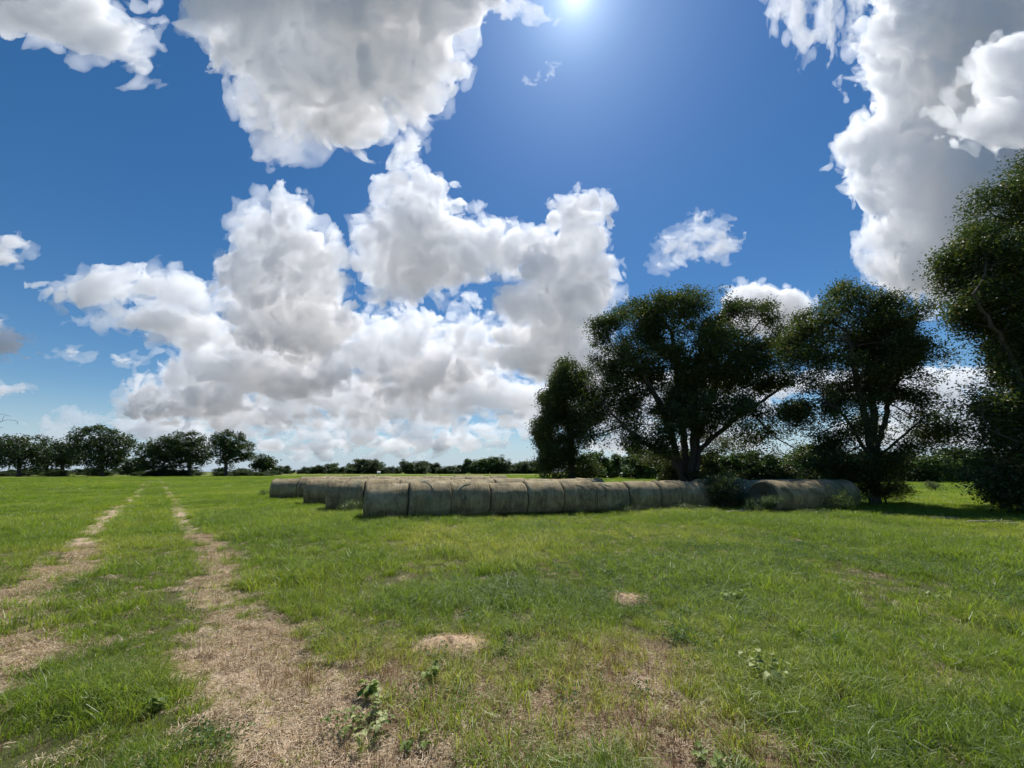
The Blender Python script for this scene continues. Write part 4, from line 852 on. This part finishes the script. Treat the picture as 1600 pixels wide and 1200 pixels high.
def build_small():
    # two heaps of earth pushed up by burrowing animals
    mt, t, out = new_mat('dug_earth'); tc = N(t, 'ShaderNodeTexCoord').outputs['Object']; n = noise(t, tc, 30, 6, .7); p = N(t, 'ShaderNodeBsdfPrincipled', i_Roughness=.95)
    L(t, ramp(t, n, [(.3, (.26, .165, .09)), (.5, (.47, .33, .20)), (.75, (.60, .46, .31))]), p.inputs['Base Color']); b = N(t, 'ShaderNodeBump', i_Strength=1.0, i_Distance=.012); L(t, n, b.inputs['Height']); L(t, b.outputs[0], p.inputs['Normal']); L(t, p.outputs[0], out.inputs[0])
    for (px, py, rx, ry, h), lab, sd in ((MOUNDS[0], 'bare reddish earth mound in the centre foreground, cracked on its left side', 1), (MOUNDS[1], 'small pale earth mound in the grass, farther off and right of the cracked one', 2)):
        g = gp(px, py); n = 70; u = np.linspace(-1.15, 1.15, n); X, Y_ = np.meshgrid(u * rx, u * ry, indexing='ij'); q = np.stack([X.ravel(), Y_.ravel()], 1)
        W = q + np.array([g.x, g.y]); rr = np.hypot(q[:, 0] / rx, q[:, 1] / ry); nz = fbm(p3(W) * 12 + sd, 5); z = hz(W) + .022 * np.clip(1 - rr ** 2, -.9, 1) + (nz - .5) * .06 + (fbm(p3(W) * 55, 3) - .5) * .022 - .004
        if sd == 1: z = z - .05 * np.exp(-((q[:, 0] + .06 + .5 * q[:, 1] + (fbm(p3(W) * 30, 2) - .5) * .03) / .013) ** 2) * (np.abs(q[:, 1]) < .09)
        i = np.arange(n - 1)[:, None]; j = np.arange(n - 1)[None]; f = np.stack([i * n + j, (i + 1) * n + j, (i + 1) * n + j + 1, i * n + j + 1], -1).reshape(-1, 4)
        o = link('earth_mound', mesh_np('earth_mound', np.stack([q[:, 0], q[:, 1], z], 1), f, True), None, [mt]); o.location = (g.x, g.y, 0); tag(o, lab, 'mound')
    # fallen wood
    def branch(label, px, py, length, r, az, seed, mat=M_LOG):
        rng = np.random.default_rng(seed); g = gp(px, py); n = 14; P = [np.zeros(3)]; par = [-1]; d = np.array([math.cos(az), math.sin(az), .04])
        for k in range(1, n): P.append(P[-1] + d * length / n + rng.normal(0, length * .012, 3) * np.array([1, 1, .5])); par.append(k - 1)
        for k in (5, 8, 10):
            prev = k; sd_ = rng.choice([-1, 1])
            for q in range(4): P.append(P[prev] + (d * .6 + np.array([-d[1], d[0], .25]) * sd_ * .7) * length * .06 + rng.normal(0, .01, 3)); par.append(prev); prev = len(P) - 1
        P = np.array(P); P[:, 2] += r
        v, f = limbs_mesh(P, np.array(par), r * .35, r, sides=7); o = link('fallen_branch', mesh_np('fallen_branch', v, f, True), None, [mat]); o.location = (g.x, g.y, 0); tag(o, label, 'branch')
    branch('bleached broken branch lying in the shade between the front row and the right bales', 1135, 803, 1.6, .035, .3, 1)
    branch('pale fallen branch on bare ground below the tall tree at the right edge', 1505, 818, 1.6, .03, -.2, 2)
    branch('short pale stick left of the fallen branch under the right tree', 1455, 812, 1.0, .04, .1, 3)
    branch('pale log piece at the right edge under the tall tree', 1570, 822, 1.0, .035, .15, 4)
    branch('thin bleached twig lying in the grass at lower right', 1545, 1045, .35, .005, -.7, 5)
    # white shed far off, in front of the treeline
    wm, t, out = new_mat('white_paint'); p = N(t, 'ShaderNodeBsdfPrincipled', i_Roughness=.5); L(t, ramp(t, noise(t, N(t, 'ShaderNodeTexCoord').outputs['Object'], 2, 4, .6), [(.3, (.66, .66, .64)), (.7, (.82, .82, .80))]), p.inputs['Base Color']); L(t, p.outputs[0], out.inputs[0])
    Y = 235; x = px_ell(592, 737, 1, 1, Y)[0]; o = empty('farm_shed', (x, Y, 0), .3); o.scale = (.7, .7, .7); tag(o, 'tiny white shed before the far treeline above the left bales', 'shed')
    def box(nm, cx, cy, cz, sx, sy, sz, m): 
        bm = bmesh.new(); bmesh.ops.create_cube(bm, size=1, matrix=Matrix.Translation((cx, cy, cz)) @ Matrix.Diagonal((sx, sy, sz, 1))); me = bpy.data.meshes.new(nm); bm.to_mesh(me); bm.free(); return link(nm, me, o, [m])
    box('wall', 0, 0, .95, 2.4, 1.8, 1.9, wm); box('door', .1, -.93, .8, .8, .05, 1.6, M_BARK)
    v = np.array([(-1.35, -1.05, 1.9), (1.35, -1.05, 1.9), (1.35, 1.05, 1.9), (-1.35, 1.05, 1.9), (-1.35, 0, 2.45), (1.35, 0, 2.45)])
    me = bpy.data.meshes.new('roof'); me.from_pydata(v.tolist(), [], [(0, 3, 2, 1), (0, 1, 5, 4), (2, 3, 4, 5), (0, 4, 3), (1, 2, 5)]); link('roof', me, o, [wm])
# ------------------------------------------------------------------ build
build_clouds()
build_ground()
build_bales()
build_near_trees()
build_far_trees()
build_bushes()
build_weeds()
build_small()
build_grass()
